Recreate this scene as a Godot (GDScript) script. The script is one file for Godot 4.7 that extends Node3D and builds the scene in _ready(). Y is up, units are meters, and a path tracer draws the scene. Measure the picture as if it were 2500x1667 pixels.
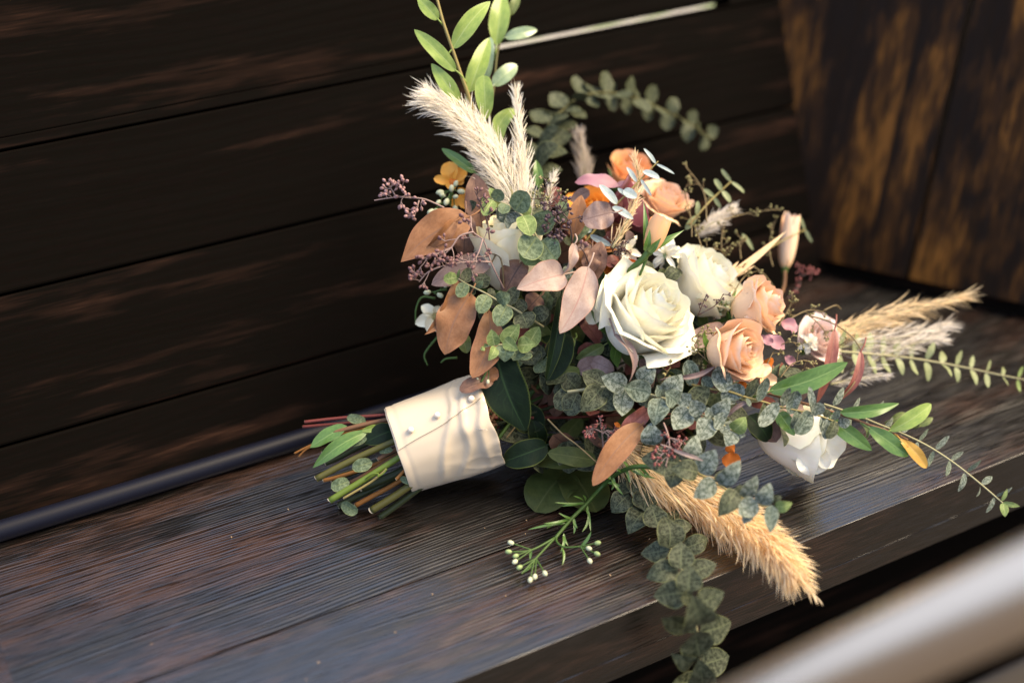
extends Node3D
# A hand-tied wedding bouquet lying on the seat of a dark wooden bench, in soft open shade.

var M := {}                       # materials by name
var counts := {}                  # how often a name was used under a parent
var rng := RandomNumberGenerator.new()
var bouquet: Node3D
const OUT := Vector3(-.41, .53, .74)    # the side of the bouquet that is turned to the front of the bench


# ---------------------------------------------------------------- geometry
class Acc:
	var v := PackedVector3Array()
	var n := PackedVector3Array()
	var t := PackedVector2Array()
	var c := PackedColorArray()
	var ix := PackedInt32Array()

	func grid(p: PackedVector3Array, nu: int, nv: int, uv: PackedVector2Array, col := Color.WHITE, loop := false) -> void:
		var o := v.size()
		var w := nu + 1
		for j in nv + 1:
			for i in w:
				var i0 := i - 1 if i > 0 else (nu - 1 if loop else 0)
				var i1 := i + 1 if i < nu else (1 if loop else nu)
				var du := p[j * w + i1] - p[j * w + i0]
				var dv := p[mini(j + 1, nv) * w + i] - p[maxi(j - 1, 0) * w + i]
				if du.length_squared() < 1e-14:
					var jj := 1 if j == 0 else nv - 1
					du = p[jj * w + i1] - p[jj * w + i0]
				var q := du.cross(dv)
				n.append(q.normalized() if q.length_squared() > 1e-20 else Vector3.UP)
				c.append(col)
		v.append_array(p)
		t.append_array(uv)
		for j in nv:
			for i in nu:
				var a := o + j * w + i
				ix.append_array(PackedInt32Array([a, a + w, a + 1, a + 1, a + w, a + w + 1]))

	func tube(path: Array, r0: float, r1: float, sides := 7, sub := 4, col := Color.WHITE, cap := true) -> void:
		var pts := spline(path, sub)
		var k := pts.size()
		if k < 2:
			return
		var p := PackedVector3Array()
		var uv := PackedVector2Array()
		var tan := (pts[1] - pts[0]).normalized()
		var side := tan.cross(Vector3(.31, .87, .37)).normalized()
		var run := 0.0
		var rings := []
		for j in k:
			var d: Vector3 = (pts[mini(j + 1, k - 1)] - pts[maxi(j - 1, 0)]).normalized()
			side = (side - d * side.dot(d)).normalized()
			var b := d.cross(side)
			var r := lerpf(r0, r1, float(j) / (k - 1))
			if j > 0:
				run += pts[j].distance_to(pts[j - 1])
			rings.append([pts[j], side, b, r, run])
		if cap:
			var f: Array = rings[0].duplicate(); f[3] = r0 * .02
			rings.push_front(f)
			var e: Array = rings[-1].duplicate(); e[3] = r1 * .02
			rings.append(e)
		for q in rings:
			for i in sides + 1:
				var a := TAU * i / sides
				p.append(q[0] + (q[1] * cos(a) + q[2] * sin(a)) * q[3])
				uv.append(Vector2(float(i) / sides, q[4] * 20.0))
		grid(p, sides, rings.size() - 1, uv, col, true)

	func ball(at: Vector3, axis: Vector3, r: float, ln: float, tip := 0.0, nu := 8, nv := 6, col := Color.WHITE) -> void:
		var d := axis.normalized()
		var s := d.cross(Vector3(.3, .2, .9)).normalized()
		var b := d.cross(s)
		var p := PackedVector3Array()
		var uv := PackedVector2Array()
		for j in nv + 1:
			var f := float(j) / nv
			var rr := r * sin(PI * f)
			if tip > 0.0 and f > .5:
				rr *= 1.0 - tip * (f - .5)
			for i in nu + 1:
				var a := TAU * i / nu
				p.append(at + d * (-cos(PI * f) * ln * .5) + (s * cos(a) + b * sin(a)) * rr)
				uv.append(Vector2(float(i) / nu, f))
		grid(p, nu, nv, uv, col, true)

	# a leaf or petal-like blade from base to tip; n is the side it shows
	func leaf(base: Vector3, tip: Vector3, width: float, face: Vector3, o: Dictionary) -> void:
		var ax := tip - base
		var ln := ax.length()
		var d := ax / maxf(ln, 1e-6)
		var nn := (face - d * face.dot(d)).normalized()
		var s := d.cross(nn).normalized()
		var pa: float = o.get("a", .7)
		var pb: float = o.get("b", .9)
		var top := pow(pa / (pa + pb), pa) * pow(pb / (pa + pb), pb)
		var fold: float = o.get("fold", .15)
		var arch: float = o.get("arch", .08)
		var droop: float = o.get("droop", 0.0)
		var wave: float = o.get("wave", .06)
		var bend: float = o.get("bend", 0.0)
		var twist: float = o.get("twist", 0.0)
		var cup: float = o.get("cup", 0.0)
		var tooth: float = o.get("tooth", 0.0)
		var ph: float = o.get("ph", 0.0)
		var irr: float = o.get("irr", .035)
		var nu: int = o.get("nu", 6)
		var nv: int = o.get("nv", 12)
		var p := PackedVector3Array()
		var uv := PackedVector2Array()
		for j in nv + 1:
			var f := float(j) / nv
			var half := .5 * width * pow(maxf(f, 0.0), pa) * pow(maxf(1.0 - f, 0.0), pb) / top
			if tooth > 0.0:
				half *= 1.0 + tooth * (float(j % 2) - .5)
			var tw := twist * (f - .3)
			var ss := s * cos(tw) + nn * sin(tw)
			var ns := nn * cos(tw) - s * sin(tw)
			var mid := base + ax * f + s * (bend * ln * sin(PI * f)) + nn * (arch * ln * sin(PI * f) - droop * ln * f * f)
			var hl := half * (1.0 + irr * (sin(f * 8.0 + ph) + .5 * sin(f * 17.0 + ph * 3.1)))
			var hr := half * (1.0 + irr * (sin(f * 7.1 + ph * 1.7 + 2.0) + .5 * sin(f * 15.0 + ph * 2.3)))
			for i in nu + 1:
				var u := 2.0 * i / nu - 1.0
				half = hl if u < 0 else hr
				var lift := fold * absf(u) + cup * u * u + wave * u * absf(u) * sin(f * 9.0 + ph + u * .8) + wave * .5 * absf(u) * sin(f * 15.0 + ph * 2.3)
				p.append(mid + ss * (u * half) + ns * (lift * half))
				uv.append(Vector2(u * .5 + .5, f))
		grid(p, nu, nv, uv)

	# a box with rounded long edges: length along x, width along y, face along z
	func plank(at: Vector3, x: Vector3, y: Vector3, z: Vector3, ln: float, w: float, th: float, bev: float, shift := Vector2.ZERO) -> void:
		var prof := [Vector2(bev, 0), Vector2(w - bev, 0), Vector2(w - bev * .3, -bev * .3), Vector2(w, -bev), Vector2(w, -th), Vector2(0, -th), Vector2(0, -bev), Vector2(bev * .3, -bev * .3), Vector2(bev, 0)]
		var run := 0.0
		for k in prof.size() - 1:
			var a: Vector2 = prof[k]
			var b: Vector2 = prof[k + 1]
			var p := PackedVector3Array()
			var uv := PackedVector2Array()
			for j in 2:
				var q := a if j == 0 else b
				for i in 2:
					p.append(at + x * (ln * i) + y * q.x + z * q.y)
					uv.append(Vector2(ln * i, run + (0.0 if j == 0 else a.distance_to(b))) + shift)
			run += a.distance_to(b)
			grid(p, 1, 1, uv)
		for e in 2:
			var o := v.size()
			var m := x * (-1.0 if e == 0 else 1.0)
			for k in prof.size() - 1:
				v.append(at + x * (ln * e) + y * prof[k].x + z * prof[k].y)
				n.append(m)
				c.append(Color.WHITE)
				t.append(Vector2(prof[k].x, prof[k].y) + shift)
			for k in prof.size() - 3:
				ix.append_array(PackedInt32Array([o, o + k + 1, o + k + 2] if e == 0 else [o, o + k + 2, o + k + 1]))

	func mesh() -> ArrayMesh:
		var arr := []
		arr.resize(Mesh.ARRAY_MAX)
		arr[Mesh.ARRAY_VERTEX] = v
		arr[Mesh.ARRAY_NORMAL] = n
		arr[Mesh.ARRAY_TEX_UV] = t
		arr[Mesh.ARRAY_COLOR] = c
		arr[Mesh.ARRAY_INDEX] = ix
		var m := ArrayMesh.new()
		m.add_surface_from_arrays(Mesh.PRIMITIVE_TRIANGLES, arr)
		return m

	static func spline(path: Array, sub: int) -> PackedVector3Array:
		var out := PackedVector3Array()
		var k := path.size()
		for i in k - 1:
			var a: Vector3 = path[maxi(i - 1, 0)]
			var b: Vector3 = path[i]
			var e: Vector3 = path[i + 1]
			var d: Vector3 = path[mini(i + 2, k - 1)]
			for s in sub:
				out.append(b.cubic_interpolate(e, a, d, float(s) / sub))
		out.append(path[k - 1])
		return out


func p(x: float, y: float, z: float) -> Vector3:      # centimetres from the bouquet's foot
	return Vector3(x, y, z) * .01


func rv() -> Vector3:
	return Vector3(rng.randf_range(-1, 1), rng.randf_range(-1, 1), rng.randf_range(-1, 1))


func numbered(parent: Node, called: String) -> String:
	var key := "%d/%s" % [parent.get_instance_id(), called]
	var k: int = counts.get(key, 0)
	counts[key] = k + 1
	return called if k == 0 else "%s_%03d" % [called, k]


func put(parent: Node, called: String, mesh: Mesh, mat: Material, label := "") -> MeshInstance3D:
	var o := MeshInstance3D.new()
	o.name = numbered(parent, called)
	o.mesh = mesh
	o.material_override = mat
	if label:
		o.set_meta("label", label)
	parent.add_child(o, true)
	return o


func base(called: String, label: String, category: String, at: Vector3) -> Node3D:
	var o := Node3D.new()
	o.name = numbered(self, called)
	o.position = at
	o.set_meta("label", label)
	o.set_meta("category", category)
	add_child(o, true)
	return o


# ---------------------------------------------------------------- materials
func smooth(a: float, b: float, x: float) -> float:
	return smoothstep(a, b, x)


func noise(s: int, f: float, oct := 3) -> FastNoiseLite:
	var q := FastNoiseLite.new()
	q.seed = s
	q.noise_type = FastNoiseLite.TYPE_SIMPLEX_SMOOTH
	q.frequency = f
	q.fractal_type = FastNoiseLite.FRACTAL_FBM
	q.fractal_octaves = oct
	return q


func tex(im: Image) -> ImageTexture:
	return ImageTexture.create_from_image(im)


func mat(albedo: Color, rough: float, spec := .5, back := 0.0) -> StandardMaterial3D:
	var m := StandardMaterial3D.new()
	m.albedo_color = albedo.linear_to_srgb()
	m.roughness = rough
	m.metallic_specular = spec
	m.cull_mode = BaseMaterial3D.CULL_DISABLED
	if back > 0.0:
		m.backlight_enabled = true
		m.backlight = Color(back, back, back)
	return m


func textured(im: Image, rough: float, spec := .5, back := 0.0, relief: Image = null, depth := 0.0) -> StandardMaterial3D:
	var m := mat(Color.WHITE, rough, spec, back)
	m.albedo_texture = tex(im)
	if relief:
		m.heightmap_enabled = true
		m.heightmap_texture = tex(relief)
		m.heightmap_scale = depth
	return m


# leaf skin: main and mottled tone, vein tone, edge tone
func leaf_image(s: int, a: Color, b: Color, vein: Color, edge: Color, mottle: float, veins: float, side := 9.0) -> Image:
	var w := 96
	var h := 160
	var im := Image.create(w, h, false, Image.FORMAT_RGB8)
	var n1 := noise(s, .035, 3)
	var n2 := noise(s + 7, .12, 3)
	for y in h:
		var f := float(y) / h
		for x in w:
			var u := 2.0 * x / w - 1.0
			var q := n1.get_noise_2d(x, y) * (.35 + mottle * .7) + n2.get_noise_2d(x, y) * mottle
			var c := a.lerp(b, clampf(.5 + q, 0, 1))
			var d := absf(u) - .035 * (1.3 - f)
			var line := 1.0 - smooth(0.0, .03, d)
			var bow := f * side - absf(u) * 2.2 + n1.get_noise_2d(x * .5, y * .5) * .6 + (.35 if u > 0 else 0.0)
			var rib := (1.0 - smooth(.0, .11, absf(fposmod(bow, 1.0) - .5))) * (1.0 - absf(u)) * .7
			var web := (1.0 - smooth(0.0, .05, absf(n2.get_noise_2d(x * .8 + 300, y * .8)))) * .22
			c = c.lerp(vein, clampf(maxf(line, maxf(rib, web) * veins), 0, 1))
			c = c.lerp(vein * .6, .7 * smooth(.42, .56, n2.get_noise_2d(x * 1.9 + 700, y * 1.9)))
			c = c.lerp(edge, smooth(.9, .99, absf(u)) * .8)
			im.set_pixel(x, y, c.linear_to_srgb())
	return im


func petal_image(s: int, a: Color, low: Color, rim: Color) -> Image:
	var w := 64
	var h := 96
	var im := Image.create(w, h, false, Image.FORMAT_RGB8)
	var n1 := noise(s, .05, 3)
	for y in h:
		var f := float(y) / h
		for x in w:
			var u := 2.0 * x / w - 1.0
			var c := a.lerp(low, clampf((.45 - f) * 1.6 + n1.get_noise_2d(x * .6, y * .3) * .3, 0, 1))
			var fan := u / (.35 + .65 * f)
			c = c.lerp(low, .22 * smooth(.15, .6, n1.get_noise_2d(fan * 60.0, f * 9.0 + 200)))
			var streak := n1.get_noise_2d(x * 3.0, y * .25 + 90) * .10
			c = c.lerp(low, clampf(streak, 0, 1))
			var e := maxf(smooth(.86, 1.0, f), smooth(.9, 1.0, absf(u)))
			c = c.lerp(rim, e * clampf(.45 + n1.get_noise_2d(x, y + 500) * 1.2, 0, 1))
			im.set_pixel(x, y, c.linear_to_srgb())
	return im


# stained timber; the picture is ln metres long and wd metres wide
func wood(called: String, s: int, w: int, h: int, ln: float, wd: float, o: Dictionary) -> void:
	var col := Image.create(w, h, false, Image.FORMAT_RGB8)
	var hei := Image.create(w, h, false, Image.FORMAT_L8)
	var rou := Image.create(w, h, false, Image.FORMAT_L8)
	var warp := noise(s, 1.0, 2)
	var fine := noise(s + 1, 1.0, 2)
	var blot := noise(s + 2, 1.0, 4)
	var dark: Color = o.dark
	var mid: Color = o.mid
	var worn: Color = o.worn
	var ring: float = o.ring
	for y in h:
		var b := wd * y / h
		for x in w:
			var a := ln * x / w
			var bb := b + .004 * warp.get_noise_2d(a * 3.0, b * 9.0) + .014 * warp.get_noise_2d(a * 1.1 + 40, b * 3.0)
			var rings := .5 + .5 * sin(TAU * bb / ring + 4.5 * warp.get_noise_2d(a * .4, bb * 70.0) + 2.2 * fine.get_noise_2d(a * 2.0, bb * 90.0))
			var fib: float = fine.get_noise_2d(a * 22.0, b * 900.0) * o.get("fib", 1.0)
			var wear: float = blot.get_noise_2d(a * o.bx, b * o.by) + .45 * blot.get_noise_2d(a * o.bx * 5.0 + 9, b * o.by * 3.0) + o.bias
			var k := smooth(-.15, .25, wear + fib * .35 + (rings - .5) * .14)
			var c := dark.lerp(mid, clampf(k * .8 + fib * .5, 0, 1))
			c = c.lerp(worn, smooth(.2, .75, wear + fib * .85 + (rings - .6) * .12))
			col.set_pixel(x, y, c.linear_to_srgb())
			hei.set_pixel(x, y, Color.from_hsv(0, 0, clampf(.5 + (rings - .5) * o.ridge * (.25 + .75 * smooth(-.35, .25, blot.get_noise_2d(a * 3.0 + 60, b * 26.0))) + fib * .3, 0, 1)))
			rou.set_pixel(x, y, Color.from_hsv(0, 0, clampf(o.rough + fib * .22 - wear * .08 + (.5 - rings) * .12, .12, 1)))
	var m := mat(Color.WHITE, 1.0, o.spec)
	m.albedo_texture = tex(col)
	m.roughness_texture = tex(rou)
	m.roughness_texture_channel = BaseMaterial3D.TEXTURE_CHANNEL_RED
	m.heightmap_enabled = true
	m.heightmap_texture = tex(hei)
	m.heightmap_scale = o.depth
	m.uv1_scale = Vector3(1.0 / ln, 1.0 / wd, 1)
	if o.has("coat"):
		m.clearcoat_enabled = true
		m.clearcoat = o.coat
		m.clearcoat_roughness = .2
	M[called] = m


func materials() -> void:
	wood("seat_wood", 11, 1800, 640, 1.15, .42, {dark = Color(.003, .0022, .0017), mid = Color(.0112, .0060, .0041), worn = Color(.034, .0165, .0102), ring = .0031, bx = 2.6, by = 13.0, bias = .04, ridge = 1.0, rough = .29, spec = .707, depth = .032, coat = .22})
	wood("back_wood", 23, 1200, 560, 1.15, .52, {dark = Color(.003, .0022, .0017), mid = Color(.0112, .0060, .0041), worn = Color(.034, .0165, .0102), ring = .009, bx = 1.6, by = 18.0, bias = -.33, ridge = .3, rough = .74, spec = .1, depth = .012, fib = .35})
	wood("panel_wood", 37, 400, 560, .6, 1.0, {dark = Color(.007, .0035, .0014), mid = Color(.035, .0145, .0032), worn = Color(.125, .052, .0095), ring = .012, bx = 3.2, by = 15.0, bias = .06, ridge = .3, rough = .5, spec = .2, depth = .01, fib = .45})
	M.rail_paint = mat(Color(.005, .0055, .011), .4, .28)
	M.bare_wood = mat(Color(.5, .33, .18), .7)
	var tube := mat(Color(.74, .60, .44), .2, .5)
	tube.metallic = .85
	M.tube = tube
	# leaves
	var blue := Color(.20, .27, .25)
	for k in 3:
		M["gum_blue%d" % k] = textured(leaf_image(50 + k, Color(.04, .055, .036), Color(.25, .28, .235) if k else Color(.17, .205, .16), Color(.05, .075, .055), Color(.22, .24, .15), .9, .9), .58, .3, .25)
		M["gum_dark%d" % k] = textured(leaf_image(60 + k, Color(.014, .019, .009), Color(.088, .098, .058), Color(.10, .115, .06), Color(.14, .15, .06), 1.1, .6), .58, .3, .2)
		M["gum_round%d" % k] = textured(leaf_image(70 + k, Color(.05, .075, .038), Color(.155, .20, .115), Color(.14, .17, .07), Color(.24, .27, .10), .8, .5), .58, .3, .3)
		M["gum_young%d" % k] = textured(leaf_image(80 + k, Color(.095, .14, .04), Color(.20, .26, .09), Color(.30, .34, .14), Color(.3, .33, .12), .6, .6), .58, .3, .35)
		M["brown%d" % k] = textured(leaf_image(90 + k, Color(.195, .082, .03), Color(.285, .135, .058), Color(.2, .10, .055), Color(.26, .11, .06), .35, .45, 11.0), .5, .4, .35)
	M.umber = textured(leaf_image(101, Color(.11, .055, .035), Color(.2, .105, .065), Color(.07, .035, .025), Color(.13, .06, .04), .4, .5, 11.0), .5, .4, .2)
	M.mauve = textured(leaf_image(102, Color(.29, .20, .16), Color(.385, .29, .24), Color(.30, .17, .14), Color(.42, .22, .15), .3, .35, 11.0), .5, .4, .35)
	M.taupe = textured(leaf_image(103, Color(.19, .12, .10), Color(.28, .20, .175), Color(.16, .10, .09), Color(.2, .12, .09), .35, .5, 11.0), .5, .4, .3)
	M.red_leaf = textured(leaf_image(104, Color(.16, .045, .035), Color(.27, .10, .075), Color(.12, .04, .03), Color(.2, .07, .05), .35, .5), .45, .4, .3)
	M.green = textured(leaf_image(105, Color(.055, .125, .02), Color(.10, .19, .035), Color(.17, .26, .07), Color(.12, .19, .05), .3, .6), .32, .5, .35)
	M.lime = textured(leaf_image(106, Color(.17, .26, .04), Color(.28, .36, .07), Color(.32, .4, .12), Color(.3, .36, .1), .3, .5), .36, .5, .45)
	M.pale_green = textured(leaf_image(110, Color(.16, .24, .12), Color(.28, .36, .2), Color(.3, .38, .2), Color(.26, .33, .16), .3, .5), .3, .6, .4)
	M.amber_leaf = textured(leaf_image(107, Color(.5, .27, .04), Color(.62, .36, .07), Color(.6, .4, .12), Color(.45, .24, .05), .3, .5), .4, .4, .45)
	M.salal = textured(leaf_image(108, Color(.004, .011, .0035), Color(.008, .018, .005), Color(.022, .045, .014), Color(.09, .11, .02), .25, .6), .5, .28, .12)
	M.deep_olive = textured(leaf_image(113, Color(.03, .042, .010), Color(.05, .062, .016), Color(.07, .08, .025), Color(.06, .07, .02), .3, .5), .5, .3, .25)
	M.olive = textured(leaf_image(109, Color(.09, .12, .03), Color(.15, .18, .05), Color(.2, .22, .08), Color(.16, .18, .06), .3, .5), .42, .4, .35)
	M.white_blue = textured(leaf_image(111, Color(.27, .33, .32), Color(.43, .49, .47), Color(.28, .33, .27), Color(.4, .44, .36), .4, .3), .5, .4, .3)
	M.sage_slim = textured(leaf_image(112, Color(.14, .17, .07), Color(.26, .28, .15), Color(.26, .27, .13), Color(.2, .22, .1), .4, .4), .5, .4, .35)
	# petals
	M.white_petal = textured(petal_image(120, Color(.90, .87, .74), Color(.86, .77, .47), Color(.80, .80, .60)), .55, .35, .5)
	M.cream_petal = textured(petal_image(121, Color(.86, .80, .60), Color(.74, .60, .27), Color(.8, .76, .5)), .55, .35, .5)
	M.peach_petal = textured(petal_image(122, Color(.87, .60, .39), Color(.86, .53, .22), Color(.88, .66, .50)), .55, .35, .5)
	M.orange_petal = textured(petal_image(123, Color(.80, .45, .21), Color(.79, .40, .11), Color(.80, .45, .28)), .55, .35, .5)
	M.amber_petal = textured(petal_image(128, Color(.84, .40, .07), Color(.82, .36, .03), Color(.84, .46, .12)), .55, .35, .5)
	M.rust_petal = textured(petal_image(124, Color(.62, .17, .02), Color(.55, .14, .02), Color(.66, .22, .04)), .55, .35, .45)
	M.plum_petal = textured(petal_image(125, Color(.15, .035, .045), Color(.10, .02, .03), Color(.40, .2, .24)), .5, .4, .3)
	M.plum_pale = textured(petal_image(126, Color(.34, .17, .2), Color(.24, .10, .13), Color(.42, .25, .28)), .5, .4, .4)
	M.pink_petal = textured(petal_image(127, Color(.82, .66, .60), Color(.74, .48, .44), Color(.85, .75, .70)), .55, .35, .5)
	M.bud_white = mat(Color(.5, .52, .34), .5, .4, .4)
	M.bud_green = mat(Color(.26, .34, .14), .5, .4, .3)
	# stems and seeds
	M.stem_lime = mat(Color(.11, .16, .02), .45, .4)
	M.stem_olive = mat(Color(.075, .07, .014), .5, .4)
	M.stem_dark = mat(Color(.022, .03, .008), .5, .4)
	M.stem_brown = mat(Color(.17, .085, .04), .6, .4)
	M.stem_red = mat(Color(.15, .032, .022), .5, .4)
	M.stem_orange = mat(Color(.27, .11, .022), .6, .4)
	M.stem_yellow = mat(Color(.24, .19, .06), .5, .4)
	M.stem_pale = mat(Color(.30, .28, .15), .55, .4)
	M.stem_green = mat(Color(.045, .09, .016), .45, .4)
	M.cut = mat(Color(.70, .58, .40), .7, .3)
	M.twig = mat(Color(.085, .05, .042), .6, .4)
	M.twig_pale = mat(Color(.28, .19, .165), .6, .4)
	M.twig_olive = mat(Color(.15, .11, .05), .6, .4)
	var seeds := {berry = Color(.15, .075, .07), berry_dusty = Color(.27, .155, .145), berry_dark = Color(.07, .04, .045), berry_red = Color(.17, .05, .045), berry_olive = Color(.19, .17, .07)}
	for k in seeds:
		var sc: Color = seeds[k]
		M[k] = textured(leaf_image(140 + seeds.keys().find(k), sc * .75, sc * 1.5, sc * 1.3, sc, .8, .0), .5, .4)
	# dry grass
	for g in [["plume_cream", Color(.96, .90, .79)], ["plume_tan", Color(.93, .75, .49)], ["plume_grey", Color(.62, .54, .46)], ["plume_white", Color(.88, .82, .74)]]:
		var pm := mat(g[1], .75, .3, 1.0)
		pm.vertex_color_use_as_albedo = true
		M[g[0]] = pm
	M.reed = textured(leaf_image(150, Color(.48, .33, .18), Color(.66, .49, .30), Color(.55, .38, .2), Color(.4, .27, .14), .4, .2), .6, .35, .35)
	# satin and pearls
	var weave := Image.create(128, 128, false, Image.FORMAT_L8)
	for y in 128:
		for x in 128:
			weave.set_pixel(x, y, Color.from_hsv(0, 0, .5 + .25 * sin(x * TAU / 4.0) + .25 * sin((x + y) * TAU / 8.0)))
	var satin := mat(Color(.56, .46, .325), .28, .5)
	satin.rim_enabled = true
	satin.rim = .35
	satin.heightmap_enabled = true
	satin.heightmap_texture = tex(weave)
	satin.heightmap_scale = .004
	satin.uv1_scale = Vector3(14, 8, 1)
	M.satin = satin
	var pearl := mat(Color(.82, .70, .55), .22, .6)
	pearl.clearcoat_enabled = true
	pearl.clearcoat = .8
	pearl.clearcoat_roughness = .08
	M.pearl = pearl
	var pin := mat(Color(.7, .68, .64), .25, .6)
	pin.metallic = 1.0
	M.pin = pin


# ---------------------------------------------------------------- plants
func leaf(parent: Node, called: String, m: String, a: Vector3, b: Vector3, w: float, face := OUT, o := {}, label := "") -> MeshInstance3D:
	var q := Acc.new()
	if not o.has("ph"):
		o.ph = rng.randf() * 6.0
	q.leaf(a, a.lerp(b, rng.randf_range(.93, 1.08)), w * .01 * rng.randf_range(.86, 1.16), face + rv() * .3, o)
	return put(parent, called, q.mesh(), M[m], label)


func stem(parent: Node, called: String, m: String, path: Array, r0: float, r1: float, label := "", sides := 8) -> MeshInstance3D:
	var q := Acc.new()
	q.tube(path, r0 * .01, r1 * .01, sides, 5)
	return put(parent, called, q.mesh(), M[m], label)


# opposite leaves along a stem, each pair a quarter turn from the last
func sprig(called: String, label: String, m: String, stem_mat: String, path: Array, o: Dictionary) -> MeshInstance3D:
	var root := stem(bouquet, called, stem_mat, path, o.get("r0", .11), o.get("r1", .05), label)
	var pts := Acc.spline(path, 12)
	var ln := 0.0
	for i in pts.size() - 1:
		ln += pts[i].distance_to(pts[i + 1])
	var pairs: int = o.pairs
	var run := 0.0
	var k := 0
	var face0: Vector3 = o.get("face", OUT)
	for i in pts.size() - 1:
		var seg := pts[i].distance_to(pts[i + 1])
		while k < pairs and (k + .5) / pairs * ln <= run + seg:
			var f := (k + .5) / pairs
			var at := pts[i].lerp(pts[i + 1], clampf((f * ln - run) / maxf(seg, 1e-6), 0, 1))
			var d := (pts[i + 1] - pts[i]).normalized()
			var up := (face0 - d * face0.dot(d)).normalized()
			var side := d.cross(up)
			var turn: float = o.get("turn", .5) + (k % 2) * o.get("step", PI / 2) + rng.randf_range(-.25, .25)
			for e in 2:
				var g: float = turn + PI * e
				var out := (side * cos(g) + up * sin(g)).normalized()
				var lean: float = o.get("lean", .45) + rng.randf_range(-.12, .12)
				var dir := (out + d * lean).normalized()
				var size := lerpf(o.l0, o.l1, f) * rng.randf_range(.85, 1.12) * .01
				var face: Vector3 = (d * o.get("show", 1.0) + face0 * o.get("towards", .5) - out * .2).normalized()
				var kind := m + str(rng.randi() % 3)
				if f > o.get("young", 2.0):
					kind = "gum_young" + str(rng.randi() % 3)
				if not M.has(kind):
					kind = m
				leaf(root, "leaf", kind, at + out * .001, at + dir * size, size * 100.0 * o.get("wide", .75), face, {a = o.get("a", .5), b = o.get("b", .7), fold = .12, arch = rng.randf_range(-.1, .12), wave = .05, nv = 10})
			k += 1
		run += seg
	return root


# twigs that end in seeds
func seeds(label: String, kind: String, twig: String, paths: Array, o: Dictionary) -> MeshInstance3D:
	var q := Acc.new()
	var spots := []
	for path in paths:
		var pts := Acc.spline(path, 6)
		q.tube(path, o.get("r", .07) * .01, o.get("r", .07) * .006, 6, 4)
		var k: int = o.get("twigs", 6)
		for j in k:
			var f := lerpf(o.get("from", .25), 1.0, float(j + rng.randf() * .6) / k)
			var i := mini(int(f * (pts.size() - 1)), pts.size() - 2)
			var at := pts[i]
			var d := (pts[i + 1] - pts[i]).normalized()
			var out := (rv() + OUT * .35).normalized()
			out = (out - d * out.dot(d) * .6).normalized()
			var dir := (out + d * .6).normalized()
			var far: Vector3 = at + dir * o.get("long", 1.0) * .01 * rng.randf_range(.5, 1.1)
			q.tube([at, at.lerp(far, .5) + rv() * .0006, far], .0004, .0003, 5, 3)
			for b in o.get("each", 3):
				var bd := (dir + rv() * 1.1).normalized()
				var tip: Vector3 = far + bd * o.get("stalk", .25) * .01
				q.tube([far, tip], .0003, .0003, 5, 1)
				spots.append([tip, bd])
	var root := put(bouquet, "berry_sprig", q.mesh(), M[twig], label)
	var shape := Acc.new()
	var sz: float = o.get("size", .32) * .01
	shape.ball(Vector3(0, sz * .5, 0), Vector3.UP, sz * .36, sz, .55, 9, 7)
	var shared := shape.mesh()
	for s in spots:
		var b := put(root, "berry", shared, M[kind])
		var y: Vector3 = s[1]
		var x := y.cross(Vector3(.2, .1, .97)).normalized()
		b.transform = Transform3D(Basis(x, y, x.cross(y)).scaled(Vector3.ONE * rng.randf_range(.8, 1.15)), s[0] - y * sz * .08)
	return root


func petal_mesh(a: Vector3, e1: Vector3, e2: Vector3, at: Vector3, q: float, phi: float, R: float, H: float, o: Dictionary) -> ArrayMesh:
	var nu := 16
	var nv := 16
	var open: float = o.get("open", .6)
	var ruffle: float = o.get("ruffle", .05)
	var g := noise(rng.randi() % 9999, 1.0, 2)
	var rq := R * lerpf(.09, .95, pow(q, .9))
	var hw: float = lerpf(2.3, o.get("span", 1.12), minf(pow(q, .6) * 1.1, 1.0)) * rng.randf_range(.92, 1.08)
	var arc := lerpf(2.25, 1.62, q) - open * .3 * q
	var hq := H * (1.0 - open * .38 * q * q + .04 * rng.randf_range(-1, 1))
	var roll: float = o.get("roll", .5) * smoothstep(.2, .8, q) * rng.randf_range(.6, 1.4)
	var pts := PackedVector3Array()
	var uv := PackedVector2Array()
	for j in nv + 1:
		var f := float(j) / nv
		for i in nu + 1:
			var u := 2.0 * i / nu - 1.0
			var top := 1.0 - .13 * pow(absf(u), 4.0) - .05 * u * u
			var s := f * top
			var th := s * arc
			var r := rq * pow(maxf(sin(th), 0.0), .7)
			r *= 1.0 + .10 * u * (1.0 - .35 * q)
			r += R * open * .30 * q * q * smoothstep(.55, 1.0, s)
			var z := hq * (1.0 - cos(th)) / (1.0 - cos(arc))
			var curl := smoothstep(.74, 1.0, f) * roll
			r += R * curl * .24
			z -= H * curl * curl * .20 + H * curl * .03
			r += R * .10 * roll * pow(absf(u), 3.0) * smoothstep(.35, .9, f)
			var rn := g.get_noise_2d(u * 1.1, f * .9)
			var rn2 := g.get_noise_2d(u * 2.6 + 30, f * 2.0)
			r += R * ruffle * (rn * 1.8 + rn2 * .7 * smoothstep(.6, 1.0, f)) * smoothstep(.2, 1.0, f) * (.08 + q)
			z += H * ruffle * (rn2 * .9 + rn) * smoothstep(.5, 1.0, f) * (.3 + q)
			var ang := phi + hw * u * (.40 + .60 * smoothstep(0, .5, s))
			pts.append(at + a * (z - H * .5) + (e1 * cos(ang) + e2 * sin(ang)) * r)
			uv.append(Vector2(u * .5 + .5, f))
	var k := Acc.new()
	k.grid(pts, nu, nv, uv)
	return k.mesh()


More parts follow.
